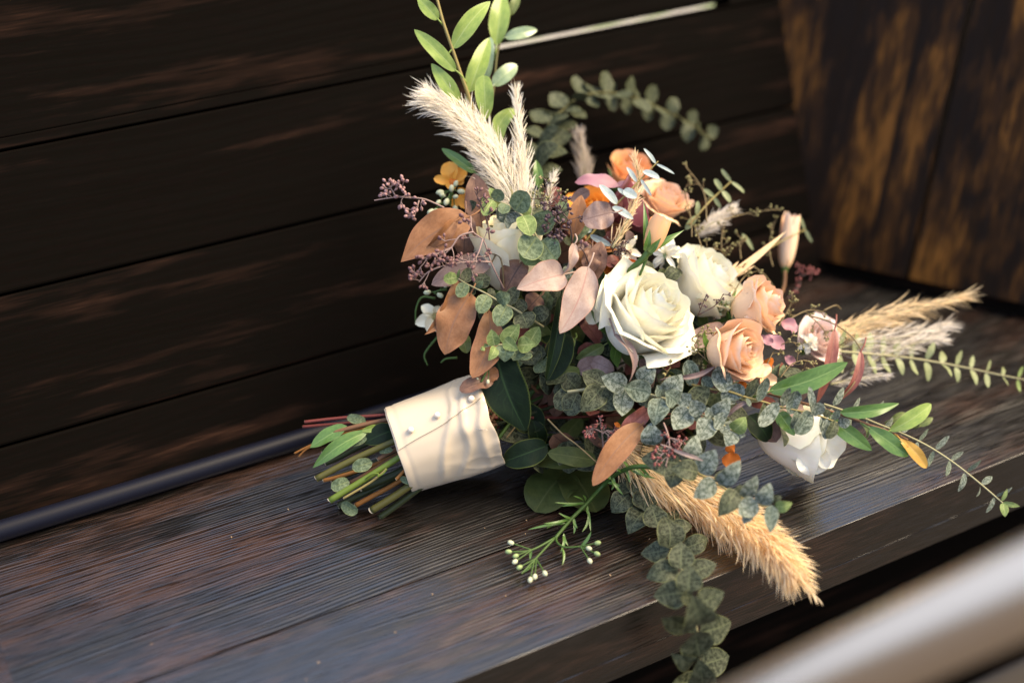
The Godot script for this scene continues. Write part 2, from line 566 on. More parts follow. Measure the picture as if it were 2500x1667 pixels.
func rose(label: String, m: String, at: Vector3, axis: Vector3, R: float, H: float, n: int, o := {}) -> MeshInstance3D:
	R *= .01
	H *= .01
	var a := axis.normalized()
	var e1 := a.cross(Vector3(.2, .95, .1)).normalized()
	var e2 := a.cross(e1)
	var q := Acc.new()
	q.ball(at - a * H * .48, a, R * .34, H * .30, .0, 10, 6)
	q.tube([at - a * H * .5, at - a * (H * .5 + .02)], R * .12, R * .10, 7, 2)
	var root := put(bouquet, o.get("name", "rose"), q.mesh(), M[o.get("cup", "stem_green")], label)
	for k in o.get("sepals", 4):
		var g: float = TAU * k / 4.0 + .6
		var out := e1 * cos(g) + e2 * sin(g)
		var s := Acc.new()
		s.leaf(at - a * H * .5 + out * R * .18, at - a * H * .34 + out * R * (1.0 + .2 * rng.randf()), R * .3, a - out * .3, {a = .5, b = 1.1, arch = -.12})
		put(root, "sepal", s.mesh(), M.green)
	var start: float = o.get("start", 0.0)
	for i in n:
		var f := float(i) / maxf(n - 1, 1)
		f = lerpf(start, 1.0, f)
		put(root, "petal", petal_mesh(a, e1, e2, at, f, o.get("turn", 0.0) + i * 2.39996 + rng.randf_range(-.12, .12), R, H, o), M[m])
	return root


# a feathery seed head: fibres that leave a curved spine
func plume(label: String, m: String, path: Array, o: Dictionary) -> MeshInstance3D:
	var root := stem(bouquet, "pampas_plume", "stem_pale", path, .12, .03, label, 6)
	var pts := Acc.spline(path, 14)
	var q := Acc.new()
	var k: int = o.count
	for j in k:
		var f := pow(rng.randf(), o.get("bias", .9))
		var x := f * (pts.size() - 1)
		var i := mini(int(x), pts.size() - 2)
		var at := pts[i].lerp(pts[i + 1], x - i)
		var d := (pts[i + 1] - pts[i]).normalized()
		var out := rv().normalized()
		out = (out - d * out.dot(d)).normalized()
		var body := lerpf(o.get("w0", .8), 1.0, smoothstep(0, .25, f)) * lerpf(1.0, o.get("w1", .35), smoothstep(.45, 1.0, f))
		var spread: float = o.wide * .01 * body * sqrt(rng.randf())
		at += out * spread * .55
		var ln: float = o.long * .01 * rng.randf_range(.6, 1.25) * lerpf(1.0, .75, f)
		var dir: Vector3 = (d + out * o.get("open", .38) * rng.randf_range(.3, 1.5) + rv() * .26).normalized()
		var side: Vector3 = dir.cross(rv()).normalized()
		var half: float = o.get("thick", .05) * .005 * rng.randf_range(.7, 1.4)
		var sag: Vector3 = Vector3(0, -1, 0) * ln * o.get("sag", .12) + rv() * ln * .2
		var pp := PackedVector3Array()
		var uv := PackedVector2Array()
		for s in 5:
			var g := s / 4.0
			var w: float = half * [.35, .6, 1.0, .85, .05][s]
			var c: Vector3 = at + dir * ln * g + sag * g * g
			pp.append(c - side * w)
			pp.append(c + side * w)
			uv.append(Vector2(0, g))
			uv.append(Vector2(1, g))
		var tone := rng.randf_range(.85, 1.08)
		var warm := rng.randf_range(-.06, .10)
		q.grid(pp, 1, 4, uv, Color(tone * (1.0 + warm * .4), tone, tone * (1.0 - warm)))
	var fib := put(root, "plume_fibres", q.mesh(), M[m])
	fib.set_meta("kind", "stuff")
	return root


func _ready() -> void:
	rng.seed = 7
	# camera
	var cam := Camera3D.new()
	cam.name = "camera"
	cam.transform = Transform3D(Basis(Vector3(.87288, 0, .48793), Vector3(.25784, .84897, -.46126), Vector3(-.41424, .52844, .74105)), Vector3(0, 1.15, 0))
	cam.fov = 27.28
	cam.near = .02
	cam.far = 200.0
	var lens := CameraAttributesPhysical.new()
	lens.frustum_focal_length = 49.45
	lens.frustum_focus_distance = 1.09
	lens.exposure_aperture = 1.9
	lens.frustum_near = .02
	lens.frustum_far = 200.0
	cam.attributes = lens
	add_child(cam)
	cam.current = true
	# sky
	var sm := ProceduralSkyMaterial.new()
	sm.sky_top_color = Color(.76, .83, .97)
	sm.sky_horizon_color = Color(.46, .50, .58)
	sm.sky_curve = .12
	sm.ground_bottom_color = Color(.10, .09, .08)
	sm.ground_horizon_color = Color(.22, .21, .2)
	sm.sun_angle_max = 1.0
	var sky := Sky.new()
	sky.sky_material = sm
	var env := Environment.new()
	env.background_mode = Environment.BG_SKY
	env.sky = sky
	env.background_energy_multiplier = .9
	env.tonemap_mode = Environment.TONE_MAPPER_LINEAR
	env.tonemap_exposure = 2.2
	env.sdfgi_enabled = true
	env.ssao_enabled = true
	env.ssil_enabled = true
	var we := WorldEnvironment.new()
	we.name = "surroundings"
	we.environment = env
	add_child(we)
	# the sun behind thin cloud, above the bench, in front and on the right
	var sun := DirectionalLight3D.new()
	sun.name = "sun"
	sun.light_color = Color(1.0, .92, .80)
	sun.light_energy = 1.15
	sun.light_angular_distance = 38.0
	sun.shadow_enabled = true
	sun.position = Vector3(.54, .80, .24) * 10.0
	add_child(sun)
	sun.look_at(Vector3.ZERO)
	materials()
	ground()
	bench()
	metal_rail()
	flowers()


func ground() -> void:
	var g := PlaneMesh.new()
	g.size = Vector2(120, 120)
	var im := Image.create(128, 128, false, Image.FORMAT_RGB8)
	var n1 := noise(5, .06, 4)
	for y in 128:
		for x in 128:
			var k := .5 + n1.get_noise_2d(x, y)
			im.set_pixel(x, y, Color(.24, .22, .19).lerp(Color(.42, .39, .33), clampf(k, 0, 1)).lerp(Color(.12, .17, .06), smooth(.62, .85, k)).linear_to_srgb())
	var m := mat(Color.WHITE, .9, .3)
	m.albedo_texture = tex(im)
	m.uv1_scale = Vector3(120, 120, 1)
	var soil := mat(Color(.065, .056, .047), .9, .2)
	var o := put(self, "ground", g, soil)
	o.set_meta("kind", "structure")
	o.set_meta("label", "dark ground in the shade under and before the bench")
	o.set_meta("category", "ground")
	var pale := PlaneMesh.new()
	pale.size = Vector2(40, 12)
	m.uv1_scale = Vector3(40, 12, 1)
	var path := put(self, "path", pale, m)
	path.position = Vector3(0, .004, -7.6)
	path.set_meta("kind", "structure")
	path.set_meta("label", "pale mossy path seen through the gap in the backrest")
	path.set_meta("category", "path")


func bench() -> void:
	var o := Vector3(.3, 0, -.78)
	var b := base("bench", "dark brown stained wooden bench that carries the bouquet", "bench", o)
	var X := Vector3.RIGHT
	# seat: a deep rear board, a narrow front board, and the layer under them
	for s in [[-.6225, .1045, .0], [-.728, .232, .11]]:
		var q := Acc.new()
		q.plank(Vector3(-.7, .45, s[0] + .0035) - o, X, Vector3(0, 0, -1), Vector3.UP, 2.1, s[1] - .0006, .0405, .00028 if s[2] == .0 else .00006, Vector2(-.74, s[2] * 1.2 + .01))
		put(b, "seat_board", q.mesh(), M.seat_wood)
	var low := Acc.new()
	low.plank(Vector3(-.7, .4085, -.6195) - o, X, Vector3(0, 0, -1), Vector3.UP, 2.1, .3, .0215, .0008, Vector2(.4, .05))
	put(b, "seat_support", low.mesh(), M.seat_wood)
	var front := Acc.new()
	front.plank(Vector3(-.7, .02, -.72) - o, X, Vector3.UP, Vector3(0, 0, 1), 2.1, .36, .02, .003)
	put(b, "added_dark_panel", front.mesh(), M.back_wood)  # added board that keeps the space under the seat dark
	# backrest leaning away
	var up := Vector3(0, .866, -.5)
	var face := Vector3(0, .5, .866)
	var foot := Vector3(-.7, .45, -.935) - o
	var at := 0.0
	var k := 0
	for w in [.062, .114, .109]:
		var q := Acc.new()
		q.plank(foot + up * at, X, up, face, 1.68, w - .0016, .024, .002, Vector2(-.69 + .04 * k, .125 * k))
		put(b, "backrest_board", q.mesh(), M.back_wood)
		at += w
		k += 1
		var strip := Acc.new()
		strip.plank(foot + up * (at - .012) - face * .0243, X, up, face, 1.27 if k == 3 else 1.68, .02, .012, .001)
		put(b, "light_block_strip", strip.mesh(), M.back_wood)  # added behind each joint so no daylight leaks between the boards
	# the next board has lost a strip of its lower edge on the right, where daylight comes through
	var gap := Acc.new()
	gap.plank(foot + up * (at + .0088), X, up, face, 1.68, .1095, .024, .0012, Vector2(-.66, .375))
	gap.plank(foot + up * at, X, up, face, 1.285, .0088, .0238, .0010, Vector2(-.66, .37))
	gap.plank(foot + up * at + X * 1.55, X, up, face, .13, .0088, .0238, .0010, Vector2(-.66, .37))
	gap.plank(foot + up * (at + .0003) + X * 1.285, X, up, face, .265, .0024, .0236, .0008, Vector2(-.66, .36))
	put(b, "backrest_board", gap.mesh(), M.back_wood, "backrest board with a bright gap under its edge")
	# round rail along the foot of the backrest
	var r := Acc.new()
	r.tube([Vector3(-.7, .4585, -.9215) - o, Vector3(.2, .4585, -.9215) - o, Vector3(.64, .4585, -.9215) - o], .0083, .0083, 20, 2)
	put(b, "back_rail", r.mesh(), M.rail_paint, "dark rounded rail with a blue sheen along the backrest")
	# slanted end panel of upright boards
	var d := Vector3(.5634, 0, .8262)
	var pu := Vector3(.3205, .9217, -.2186)
	var pn := Vector3(-.7615, .388, .5193)
	var foot2 := Vector3(.8834, .4674, -.945) - o
	for s in [[-.16, .25], [.0915, .12], [.2125, .118], [.3315, .118]]:
		var q := Acc.new()
		q.plank(foot2 + d * (s[0] + s[1]) - pu * .0, pu, -d, pn, .33, s[1], .022, .0025, Vector2(.03, .2 + s[0] * 1.5))
		put(b, "end_board", q.mesh(), M.panel_wood)
	var sill := Acc.new()
	sill.plank(foot2 - d * .02 - pn * .005 - Vector3(0, .0178, 0), d, pu, pn, .5, .02, .02, .002)
	put(b, "light_block_sill", sill.mesh(), M.back_wood)  # added strip that blocks light through the gap below the end boards
	# lint and crumbs on the seat
	var dust := Acc.new()
	for crumb in 26:
		dust.ball(Vector3(rng.randf_range(.12, .6), .4505, rng.randf_range(-.86, -.64)) - o, rv(), rng.randf_range(.0003, .0006), rng.randf_range(.001, .0022), 0.0, 5, 4)
	put(b, "dust_specks", dust.mesh(), M.bare_wood).set_meta("kind", "stuff")
	# a bare nick in the painted front edge
	var nick := Acc.new()
	nick.ball(p(0.91,-6.54,12.37) + p(46, 45, -80) - o, Vector3(1, 0, 0), .0016, .010, 0.0, 7, 5)
	put(b, "bare_nick", nick.mesh(), M.bare_wood)


func metal_rail() -> void:
	var a := Vector3(0.3613,0.6664,-0.3438)
	var b := Vector3(0.4098,0.7423,-0.2899)
	var o := a.lerp(b, .5)
	var q := Acc.new()
	q.tube([a + (a - b) * 1.2 - o, a - o, b - o, b + (b - a) * .9 - o], .0195, .0195, 32, 2)
	var r := put(self, "metal_rail", q.mesh(), M.tube)
	r.position = o
	r.set_meta("label", "round tan metal rail in front of the bench, out of focus")
	r.set_meta("category", "rail")


func flowers() -> void:
	bouquet = base("bouquet", "wedding bouquet of white and peach roses, eucalyptus and pampas grass lying on the bench seat", "bouquet", Vector3(.46, .45, -.80))
	ribbon_wrap()
	stems()
	roses()
	other_flowers()
	plumes()
	gum_sprigs()
	broad_leaves()
	berries()
	fillers()


func ribbon_wrap() -> void:
	var a := p(-10.06,4,-2.64)
	var b := p(-3.05,5.7,-.74)
	var d := (b - a).normalized()
	var e1 := (OUT - d * OUT.dot(d)).normalized()
	var e2 := d.cross(e1) * -1.0
	if e2.y < 0:
		e2 = -e2
	var ln := a.distance_to(b)
	var g := noise(31, 1.0, 2)
	var spot := func(th: float, f: float, lift: float) -> Vector3:
		var c := Vector2(cos(th), sin(th))
		var r := lerpf(3.52, 3.9, f)
		var big := smoothstep(.25, 1.0, f)
		var n0 := g.get_noise_3d(c.x * 1.3 + 4, c.y * 1.3, f * .9)
		var crease := pow(1.0 - absf(g.get_noise_3d(c.x * 1.1 + f * .7, c.y * 1.1 - f * .4, f * .4 + 7)), 6.0)
		var crease2 := pow(1.0 - absf(g.get_noise_3d(c.x * 1.7 - f * 1.0, c.y * 1.7, f * .7 + 19)), 6.0)
		r += n0 * .22 * (.3 + big) + (crease * .20 + crease2 * .05) * (.08 + big * .7)
		r -= .07 * exp(-pow((f - .075) / .012, 2.0))
		var tt := wrapf(th, -PI, PI)
		for s in [[.78, .14, -.1, .20], [.62, .20, .0, .17], [.92, .06, .1, .2]]:
			var line: float = s[0] + s[1] * (tt - .5) + .03 * sin(tt * 4.0 + s[0] * 20.0)
			var dx := f - line
			r += s[3] * exp(-pow(dx / (.06 if dx > 0 else .026), 2.0)) * smoothstep(-1.5, -.5, tt) * (1.0 - smoothstep(s[2] + .7, s[2] + 1.6, tt))
		r -= .28 * big * pow(maxf(0.0, sin(th * 2.0 + f * 4.0)), 2.0)
		var x := f * ln + (.003 * g.get_noise_2d(c.x * 1.2 + 50, c.y * 1.2)) * lerpf(.2, .8, f)
		return a + d * x + (e1 * c.x + e2 * c.y) * (r + lift) * .01
	var q := Acc.new()
	var nu := 120
	var rows := [[.2, -.16], [.04, -.14], [-.004, -.08], [-.006, -.02], [.0, .0]]
	for j in 46:
		rows.append([(j + 1) / 46.0, 0.0])
	rows.append([1.004, -.05])
	rows.append([.96, -.16])
	var pp := PackedVector3Array()
	var uv := PackedVector2Array()
	for r in rows:
		for i in nu + 1:
			pp.append(spot.call(TAU * i / nu, r[0], r[1]))
			uv.append(Vector2(float(i) / nu, r[0] * .4))
	q.grid(pp, nu, rows.size() - 1, uv, Color.WHITE, true)
	var w := put(bouquet, "satin_wrap", q.mesh(), M.satin, "cream satin ribbon wrapped round the stems, pinned with pearls")
	# overlapping end of the ribbon with a hemmed edge
	var flap := Acc.new()
	pp = PackedVector3Array()
	uv = PackedVector2Array()
	var fu := 40
	var fv := 40
	for j in fv + 1:
		var f := lerpf(.012, .965, float(j) / fv)
		for i in fu + 1:
			var t := float(i) / fu
			var seam := .06 + .42 * f + .012 * sin(f * 9.0)
			var th := seam + (2.3 * pow(maxf(t - .05, 0.0) / .95, 1.4))
			var lift := .03 if i == 0 else (.13 if i < 3 else lerpf(.12, .05, t))
			pp.append(spot.call(th, f, lift))
			uv.append(Vector2(th / TAU, f * .4))
	flap.grid(pp, fu, fv, uv)
	put(w, "ribbon_end", flap.mesh(), M.satin)
	for s in [[.19, .37], [.49, .47], [.87, .52]]:
		var at: Vector3 = spot.call(s[1], s[0], .3)
		var pq := Acc.new()
		pq.ball(at, OUT, .0026, .0052, 0.0, 16, 12)
		put(w, "pearl_pin", pq.mesh(), M.pearl)
	var pin := Acc.new()
	pin.tube([spot.call(-.02, .83, .22), spot.call(-.1, .93, .2)], .00022, .00022, 6, 2)
	put(w, "steel_pin", pin.mesh(), M.pin)


func cut_stem(m: String, path: Array, r: float, label := "") -> void:
	var s := stem(bouquet, "stem", m, path, r, r * .95, label, 10)
	var e := (path[0] - path[1]).normalized() as Vector3
	var q := Acc.new()
	q.ball(path[0] as Vector3, (e + rv() * .35).normalized(), r * .0102, r * .004, 0.0, 10, 4)
	put(s, "cut_end", q.mesh(), M.cut)


func stems() -> void:
	cut_stem("stem_red", [p(-15.55,5.08,-8.5), p(-12.87,5.48,-7.02), p(-10.08,5.84,-5.3), p(-7.93,6.41,-3.83)], .13, "thin red stem above the others")
	cut_stem("stem_red", [p(-15.49,4.18,-9.17), p(-12.94,4.68,-7.42), p(-10.03,5.19,-5.48), p(-7.87,5.76,-4.01)], .12)
	cut_stem("stem_brown", [p(-14.12,5.1,-5.96), p(-12.55,5.62,-5.18), p(-10.51,6.05,-4.34), p(-8.16,6.48,-3.34)], .2, "woody brown stem with a pale cut end")
	cut_stem("stem_olive", [p(-16.84,3.36,-3.27), p(-14.12,4.56,-2.6), p(-10.76,5.86,-1.65), p(-8.25,6.35,-1.27)], .26, "long olive stem with a white cut end")
	cut_stem("stem_lime", [p(-16.5,2.24,-1.61), p(-13.61,3.7,-1.03), p(-10.58,5.19,-.53), p(-8.27,5.93,-.31)], .25, "bright green stem with a node")
	cut_stem("stem_yellow", [p(-15.63,2.65,-.87), p(-13.69,3.6,-.46), p(-12.64,4.23,-.32), p(-12.18,4.56,-.3)], .09)
	cut_stem("stem_olive", [p(-13.62,1.03,-.35), p(-11.85,2.01,0.08), p(-10.13,3.06,0.43), p(-7.84,4.08,0.57)], .30)
	cut_stem("stem_dark", [p(-12.95,0,-.45), p(-11.42,0.95,-.14), p(-9.7,2.15,0.24), p(-7.84,3.21,0.52)], .26)
	cut_stem("stem_dark", [p(-13.49,1.87,-2.36), p(-12.06,2.4,-1.8), p(-10.6,3.03,-1.3), p(-8.2,4.09,-.58)], .34)
	cut_stem("stem_orange", [p(-14.27,0.6,-2.02), p(-12.9,1.24,-1.71), p(-11.54,1.85,-1.39), p(-9.02,3.13,-.89)], .2, "orange brown stem low in the bunch")
	cut_stem("stem_orange", [p(-11.64,3.71,0.2), p(-10.99,4.12,0.13), p(-10.32,4.46,0), p(-8.87,5.16,-.09)], .12)
	cut_stem("stem_orange", [p(-16.87,2.89,-7.81), p(-15.54,3.53,-7.38), p(-12.51,4.72,-6.27), p(-8.7,5.47,-4.27)], .08)
	cut_stem("stem_orange", [p(-16.65,2.67,-7.53), p(-15.57,3.44,-7.34), p(-12.55,4.57,-6.19), p(-8.72,5.4,-4.23)], .07)
	cut_stem("stem_dark", [p(-15.31,3.05,-5.16), p(-13.97,3.56,-4.78), p(-12.34,4.4,-4.19), p(-9.23,5.4,-3.17)], .22)
	cut_stem("stem_brown", [p(-12.17,4.39,-1.93), p(-11.53,4.65,-1.89), p(-10.66,4.94,-1.75), p(-8.61,5.49,-1.54)], .17)
	cut_stem("stem_dark", [p(-15.3,2.23,-4.03), p(-13.43,2.8,-3.39), p(-11.35,3.59,-2.79), p(-8.43,4.73,-1.97)], .26)
	cut_stem("stem_brown", [p(-14.4,2.62,-2.46), p(-13.3,3.12,-2.2), p(-10.89,4.33,-1.71), p(-8.7,5.2,-1.38)], .15)
	cut_stem("stem_orange", [p(-16.1,2.58,-3.79), p(-14.97,2.77,-3.42), p(-12.34,3.4,-2.67), p(-8.98,4.62,-1.8)], .16)
	cut_stem("stem_dark", [p(-15.35,0.31,-2.96), p(-13.49,1.1,-2.48), p(-10.98,2.24,-1.75), p(-8.43,3.52,-1.11)], .24)
	cut_stem("stem_dark", [p(-14.81,2.71,-7.07), p(-12.56,3.44,-6.33), p(-10.22,4.4,-5.16), p(-7.67,5.18,-3.49)], .25)
	# node and tendril of the bright stem
	stem(bouquet, "tendril", "stem_lime", [p(-13.7,3.89,-.81), p(-13.27,4.35,-.49), p(-12.91,4.42,-.21), p(-13,4.24,-.13), p(-12.53,4.48,-.04), p(-12.25,4.76,-.08)], .06, .05)
	leaf(bouquet, "leaf", "green", p(-13.06,5.58,-5.71), p(-16.11,4.22,-6.17), 1.35, OUT + Vector3(0, .5, 0), {fold = .2, arch = .05})
	leaf(bouquet, "leaf", "green", p(-11.99,5.83,-3.94), p(-16.68,3.58,-4.42), 1.25, OUT + Vector3(0, .5, 0), {fold = .25, arch = .12, bend = .04})
	leaf(bouquet, "leaf", "salal", p(-10.02,5.88,-3.01), p(-12.64,5.1,-3.51), 1.6, OUT + Vector3(0, .5, 0), {fold = .2})
	leaf(bouquet, "leaf", "lime", p(-11.06,6.08,-3.73), p(-12.65,5.91,-4.1), .5, OUT, {fold = .2})
	for s in [[p(-14.65,3.19,-1.92), p(-16.06,2.89,-2.23), 1.1], [p(-12.74,4.51,-1.66), p(-14.17,4.19,-2.1), .95], [p(-15.45,1.4,-1.9), p(-14.62,0.83,-.89), 1.05], [p(-11.04,5.24,-1.5), p(-12.02,5.1,-1.95), .5], [p(-11.4,5.4,-5.73), p(-12.65,5.69,-6.64), .7], [p(-12.27,5.49,-3.58), p(-13.59,4.99,-3.96), .5], [p(-10.38,3.3,0.79), p(-11.22,3.65,0.07), .6]]:
		leaf(bouquet, "leaf", "gum_round%d" % (rng.randi() % 3), s[0], s[1], s[2], OUT, {a = .45, b = .45, fold = .06, cup = .2})


func roses() -> void:
	rose("large open white rose in the middle of the bouquet", "white_petal", p(8.53,14.01,3.32), Vector3(0.32,0.8,0.51), 3.55, 6.4, 26, {open = .55, roll = .8, ruffle = .06, turn = 1.0})
	rose("white rose just behind the large white rose", "white_petal", p(16.56,13.13,0.34), Vector3(0.55,0.72,0.41), 3.1, 4.8, 20, {open = .5, roll = .5, turn = .3})
	rose("cream rose half hidden behind the eucalyptus discs", "cream_petal", p(1.83,16.74,-6.42), Vector3(-.01,0.97,-.23), 2.9, 6.2, 18, {open = .3, roll = .3, turn = 2.0})
	rose("peach rose with a tight swirl facing right", "peach_petal", p(13.37,12.36,8.55), Vector3(0.29,0.41,0.87), 2.15, 4.2, 20, {open = .3, roll = .8, turn = .8})
	rose("peach rose above and behind the sharp peach rose", "peach_petal", p(18.39,12.83,4.94), Vector3(0.62,0.51,0.59), 2.1, 4.2, 18, {open = .35, roll = .75, turn = 2.6})
	rose("orange rose high at the back", "orange_petal", p(16.68,18.37,-11.42), Vector3(0.14,0.95,0.28), 1.9, 3.0, 14, {open = .5, roll = .4, turn = .8})
	rose("blurred peach rose behind the plum calla lily", "peach_petal", p(17.32,17.33,-6.95), Vector3(0.25,0.92,0.29), 1.95, 3.0, 16, {open = .55, roll = .7, turn = 2.0})
	rose("bright orange rose under the plum calla lily", "amber_petal", p(11.4,16.85,-9.25), Vector3(-.36,0.92,0.14), 2.0, 2.8, 14, {open = .6, roll = .5, turn = .1})
	rose("coral rose below the mauve disc leaf", "orange_petal", p(10.76,16.21,-6.45), Vector3(-.16,0.85,0.51), 1.7, 2.4, 12, {open = .6, roll = .5, turn = 1.1})
	var low := rose("white rose low on the right, resting on the seat", "white_petal", p(18,4.32,11.74), Vector3(0.62,-.11,0.78), 2.75, 6.0, 7, {open = .25, roll = .5, turn = .9, sepals = 0, ruffle = .03, start = .55, span = 1.6})
	leaf(low, "petal", "white_petal", p(17.83,4.71,13.53), p(17.68,3.15,15.1), 2.3, OUT, {a = .45, b = .4, cup = .3, arch = .2, wave = .2, nv = 16, nu = 10})
	leaf(low, "petal", "white_petal", p(17.91,5.61,13.48), p(19.69,3.92,14.86), 2.8, OUT, {a = .5, b = .4, cup = .35, arch = .2, wave = .15, nv = 16, nu = 10})
	rose("blurred pale pink flower beside the dry plumes", "pink_petal", p(24.95,8.35,5.74), Vector3(0.06,0.76,0.64), 1.75, 2.4, 13, {open = .9, roll = .6, ruffle = .1})
	rose("rust orange flower above the large white rose", "rust_petal", p(9.95,15.25,-1.5), Vector3(-.21,0.97,0.14), 1.25, 1.6, 22, {open = 1.0, roll = .3, ruffle = .1})
	# buds
	var bud := rose("orange rosebud with green sepals", "orange_petal", p(10.95,19.33,0.88), Vector3(0.51,0.84,-.18), 1.02, 2.6, 8, {open = -.25, roll = .0, sepals = 0, name = "rosebud", start = .35, turn = .4, ruffle = .02})
	for s in [[p(9.77,18.51,1.34), p(10.24,20.19,1.08), .5], [p(9.9,18.56,1.65), p(10.64,19.73,2.04), .55], [p(10.19,18.31,0.91), p(11.07,21.45,-1.11), .5], [p(10.44,18.31,1.05), p(13.36,19.31,1.16), .55], [p(11.06,17.94,0.85), p(12.77,19.99,-.33), .6]]:
		leaf(bud, "sepal", "green", s[0], s[1], s[2], OUT, {a = .45, b = 1.2, fold = .3, arch = .10})
	stem(bud, "stalk", "stem_green", [p(10.18,18.32,1.17), p(9.61,17.71,1.15), p(8.96,16.77,0.65), p(8.96,14.66,-.95)], .26, .22)
	rose("blurred peach bud sticking out at the far right", "peach_petal", p(28.86,11.76,-3.96), Vector3(0.34,0.87,-.36), .95, 4.4, 7, {open = -.4, roll = .0, sepals = 0, name = "rosebud", start = .4})
	stem(bouquet, "stalk", "stem_brown", [p(28.03,9.83,-3.04), p(26.78,8.77,-1.63), p(22.61,8.99,1.27)], .15, .15)


func other_flowers() -> void:
	# plum calla lily: a rolled spathe with a flared pale lip
	var a := p(14.16,16.63,-4.85)
	var b := p(11.87,19.65,-6.93)
	var d := (b - a).normalized()
	var e1 := (OUT - d * OUT.dot(d)).normalized()
	var e2 := d.cross(e1)
	var pp := PackedVector3Array()
	var uv := PackedVector2Array()
	for j in 21:
		var f := j / 20.0
		for i in 37:
			var u := i / 36.0
			var g := u * TAU * 1.08
			var r := lerpf(.5, 2.0, pow(f, .8)) + smoothstep(.75, 1.0, f) * (.55 + .35 * sin(g * 2.0 + 1.0)) + u * .12
			var z := f * a.distance_to(b) - smoothstep(.8, 1.0, f) * .004 + .008 * f * f * cos(g - .6)
			pp.append(a + d * z + (e1 * cos(g) + e2 * sin(g)) * r * .01)
			uv.append(Vector2(u, f))
	var q := Acc.new()
	q.grid(pp, 36, 20, uv)
	var calla := put(bouquet, "calla_lily", q.mesh(), M.plum_petal, "dark plum calla lily with a pale pink lip")
	leaf(calla, "lip", "plum_pale", p(9.28,20.44,-8.4), p(12.63,20.04,-6.65), 1.6, Vector3(-.2, .9, .4), {a = .6, b = .6, arch = .14, fold = .12, wave = .2})
	leaf(calla, "lip", "plum_pale", p(12.15,19.99,-7.02), p(14.09,20.03,-6.5), .6, Vector3(0, .9, .4), {arch = .1})
	leaf(calla, "fold", "plum_petal", p(13.46,17.58,-3.89), p(11.83,19.53,-5.93), 2.6, OUT, {a = .6, b = .6, arch = .2, fold = -.1})
	# orange flower on the left edge
	var o := Acc.new()
	o.ball(p(0.73,20.25,-13.59), OUT, .004, .006)
	var lily := put(bouquet, "orange_flower", o.mesh(), M.rust_petal, "orange flower with narrow petals at the left edge")
	for s in [[p(0.68,20.32,-13.67), p(-.6,20.63,-14.33), .75], [p(0.68,20.32,-13.67), p(0.95,21.7,-14.5), 1.3], [p(0.85,20.39,-13.62), p(2.01,21.26,-13.6), 1.1], [p(0.73,20.25,-13.59), p(0.11,19.94,-13.31), .9], [p(0.93,20.12,-13.79), p(1.53,20.9,-13.61), 1.4], [p(1.01,19.45,-12.86), p(1.33,18.53,-11.75), 1.0], [p(0.91,19.38,-12.86), p(0.02,18.74,-12.64), 1.0], [p(1.03,19.52,-12.9), p(1.4,19.99,-12.48), .9]]:
		leaf(lily, "petal", "amber_petal", s[0], s[1], s[2], OUT, {a = .6, b = .5, cup = .3, arch = .1})
	# white buds behind the berries
	waxbuds("cluster of small white buds left of the plume", [p(-.3,19.1,-12), p(-.22,19.6,-12.31), p(0.1,20.18,-12.54)], [p(-.49,20.07,-12.79), p(-.02,20.16,-12.32), p(-.98,19.55,-12.42), p(-.51,19.74,-12.03), p(0.4,20.43,-12.55), p(-1.69,18.95,-12.26), p(-1.38,18.98,-12.11), p(-.01,19.1,-11.83), p(-.48,19.75,-12.55), p(0.52,20.11,-12.25), p(-.03,19.81,-11.94)], 1.35)
	waxbuds("small white buds under the left berries", [p(-2.66,13.84,-8.21), p(-3.19,13.77,-8.46), p(-3.67,13.63,-8.63)], [p(-3.88,13.67,-8.77), p(-3.49,13.57,-8.35), p(-3.03,14.06,-8.58), p(-2.83,13.99,-8.41)], 1.2)
	waxbuds("tiny white buds hanging over the satin wrap", [p(-3.2,10.96,-.38), p(-3.69,10.62,-.01), p(-4.12,10.3,0.24)], [p(-4.35,10.01,0.32), p(-3.63,10.44,0.41), p(-4.23,10.37,0)], .8)
	waxbuds("white blossoms above the peach rose", [p(15.69,12.12,3.27), p(16.25,12.54,3.29), p(16.5,12.79,3.25)], [p(16.3,12.6,3.54), p(15.92,12.47,3.42), p(16.69,12.87,3.3), p(15.78,12.12,3.32), p(16.61,13.46,2.83), p(16.36,13.04,2.99)], .9)
	# creamy star flower behind the tan leaves
	var st := Acc.new()
	st.ball(p(-3.7,11.44,-8.43), OUT, .004, .005)
	var star := put(bouquet, "star_flower", st.mesh(), M.stem_yellow, "cream star flower half hidden by tan leaves at lower left")
	for s in [[p(-4.47,12.23,-9.42)], [p(-5.28,10.97,-8.98)], [p(-4.7,10.52,-8.07)], [p(-3.63,10.38,-7.64)], [p(-2.97,12.04,-8.86)]]:
		leaf(star, "petal", "cream_petal", p(-3.68,11.51,-8.47), s[0], 1.1, OUT, {a = .6, b = .7, cup = .2})
	# ragged white chrysanthemums
	for s in [["ragged white flower behind the orange bud", p(13.96,15.74,-1.63), 1.6], ["small white flower left of the orange bud", p(11.16,15.95,-3.34), 1.4], ["ragged white flower behind the second white rose", p(18.84,13.14,-1.09), 1.3], ["small white flower under the pale pink one", p(23.39,8.53,6.09), 1.0]]:
		var c := Acc.new()
		c.ball(s[1], OUT, .004, .004)
		var mum := put(bouquet, "white_flower", c.mesh(), M.bud_green, s[0])
		for k in 22:
			var out := (rv().normalized() + Vector3(.1, .5, .4)).normalized()
			leaf(mum, "petal", "white_petal", s[1], (s[1] as Vector3) + out * s[2] * .01 * rng.randf_range(.7, 1.1), .45, OUT, {a = .7, b = .35, cup = .3, arch = .15, nv = 6, nu = 4})
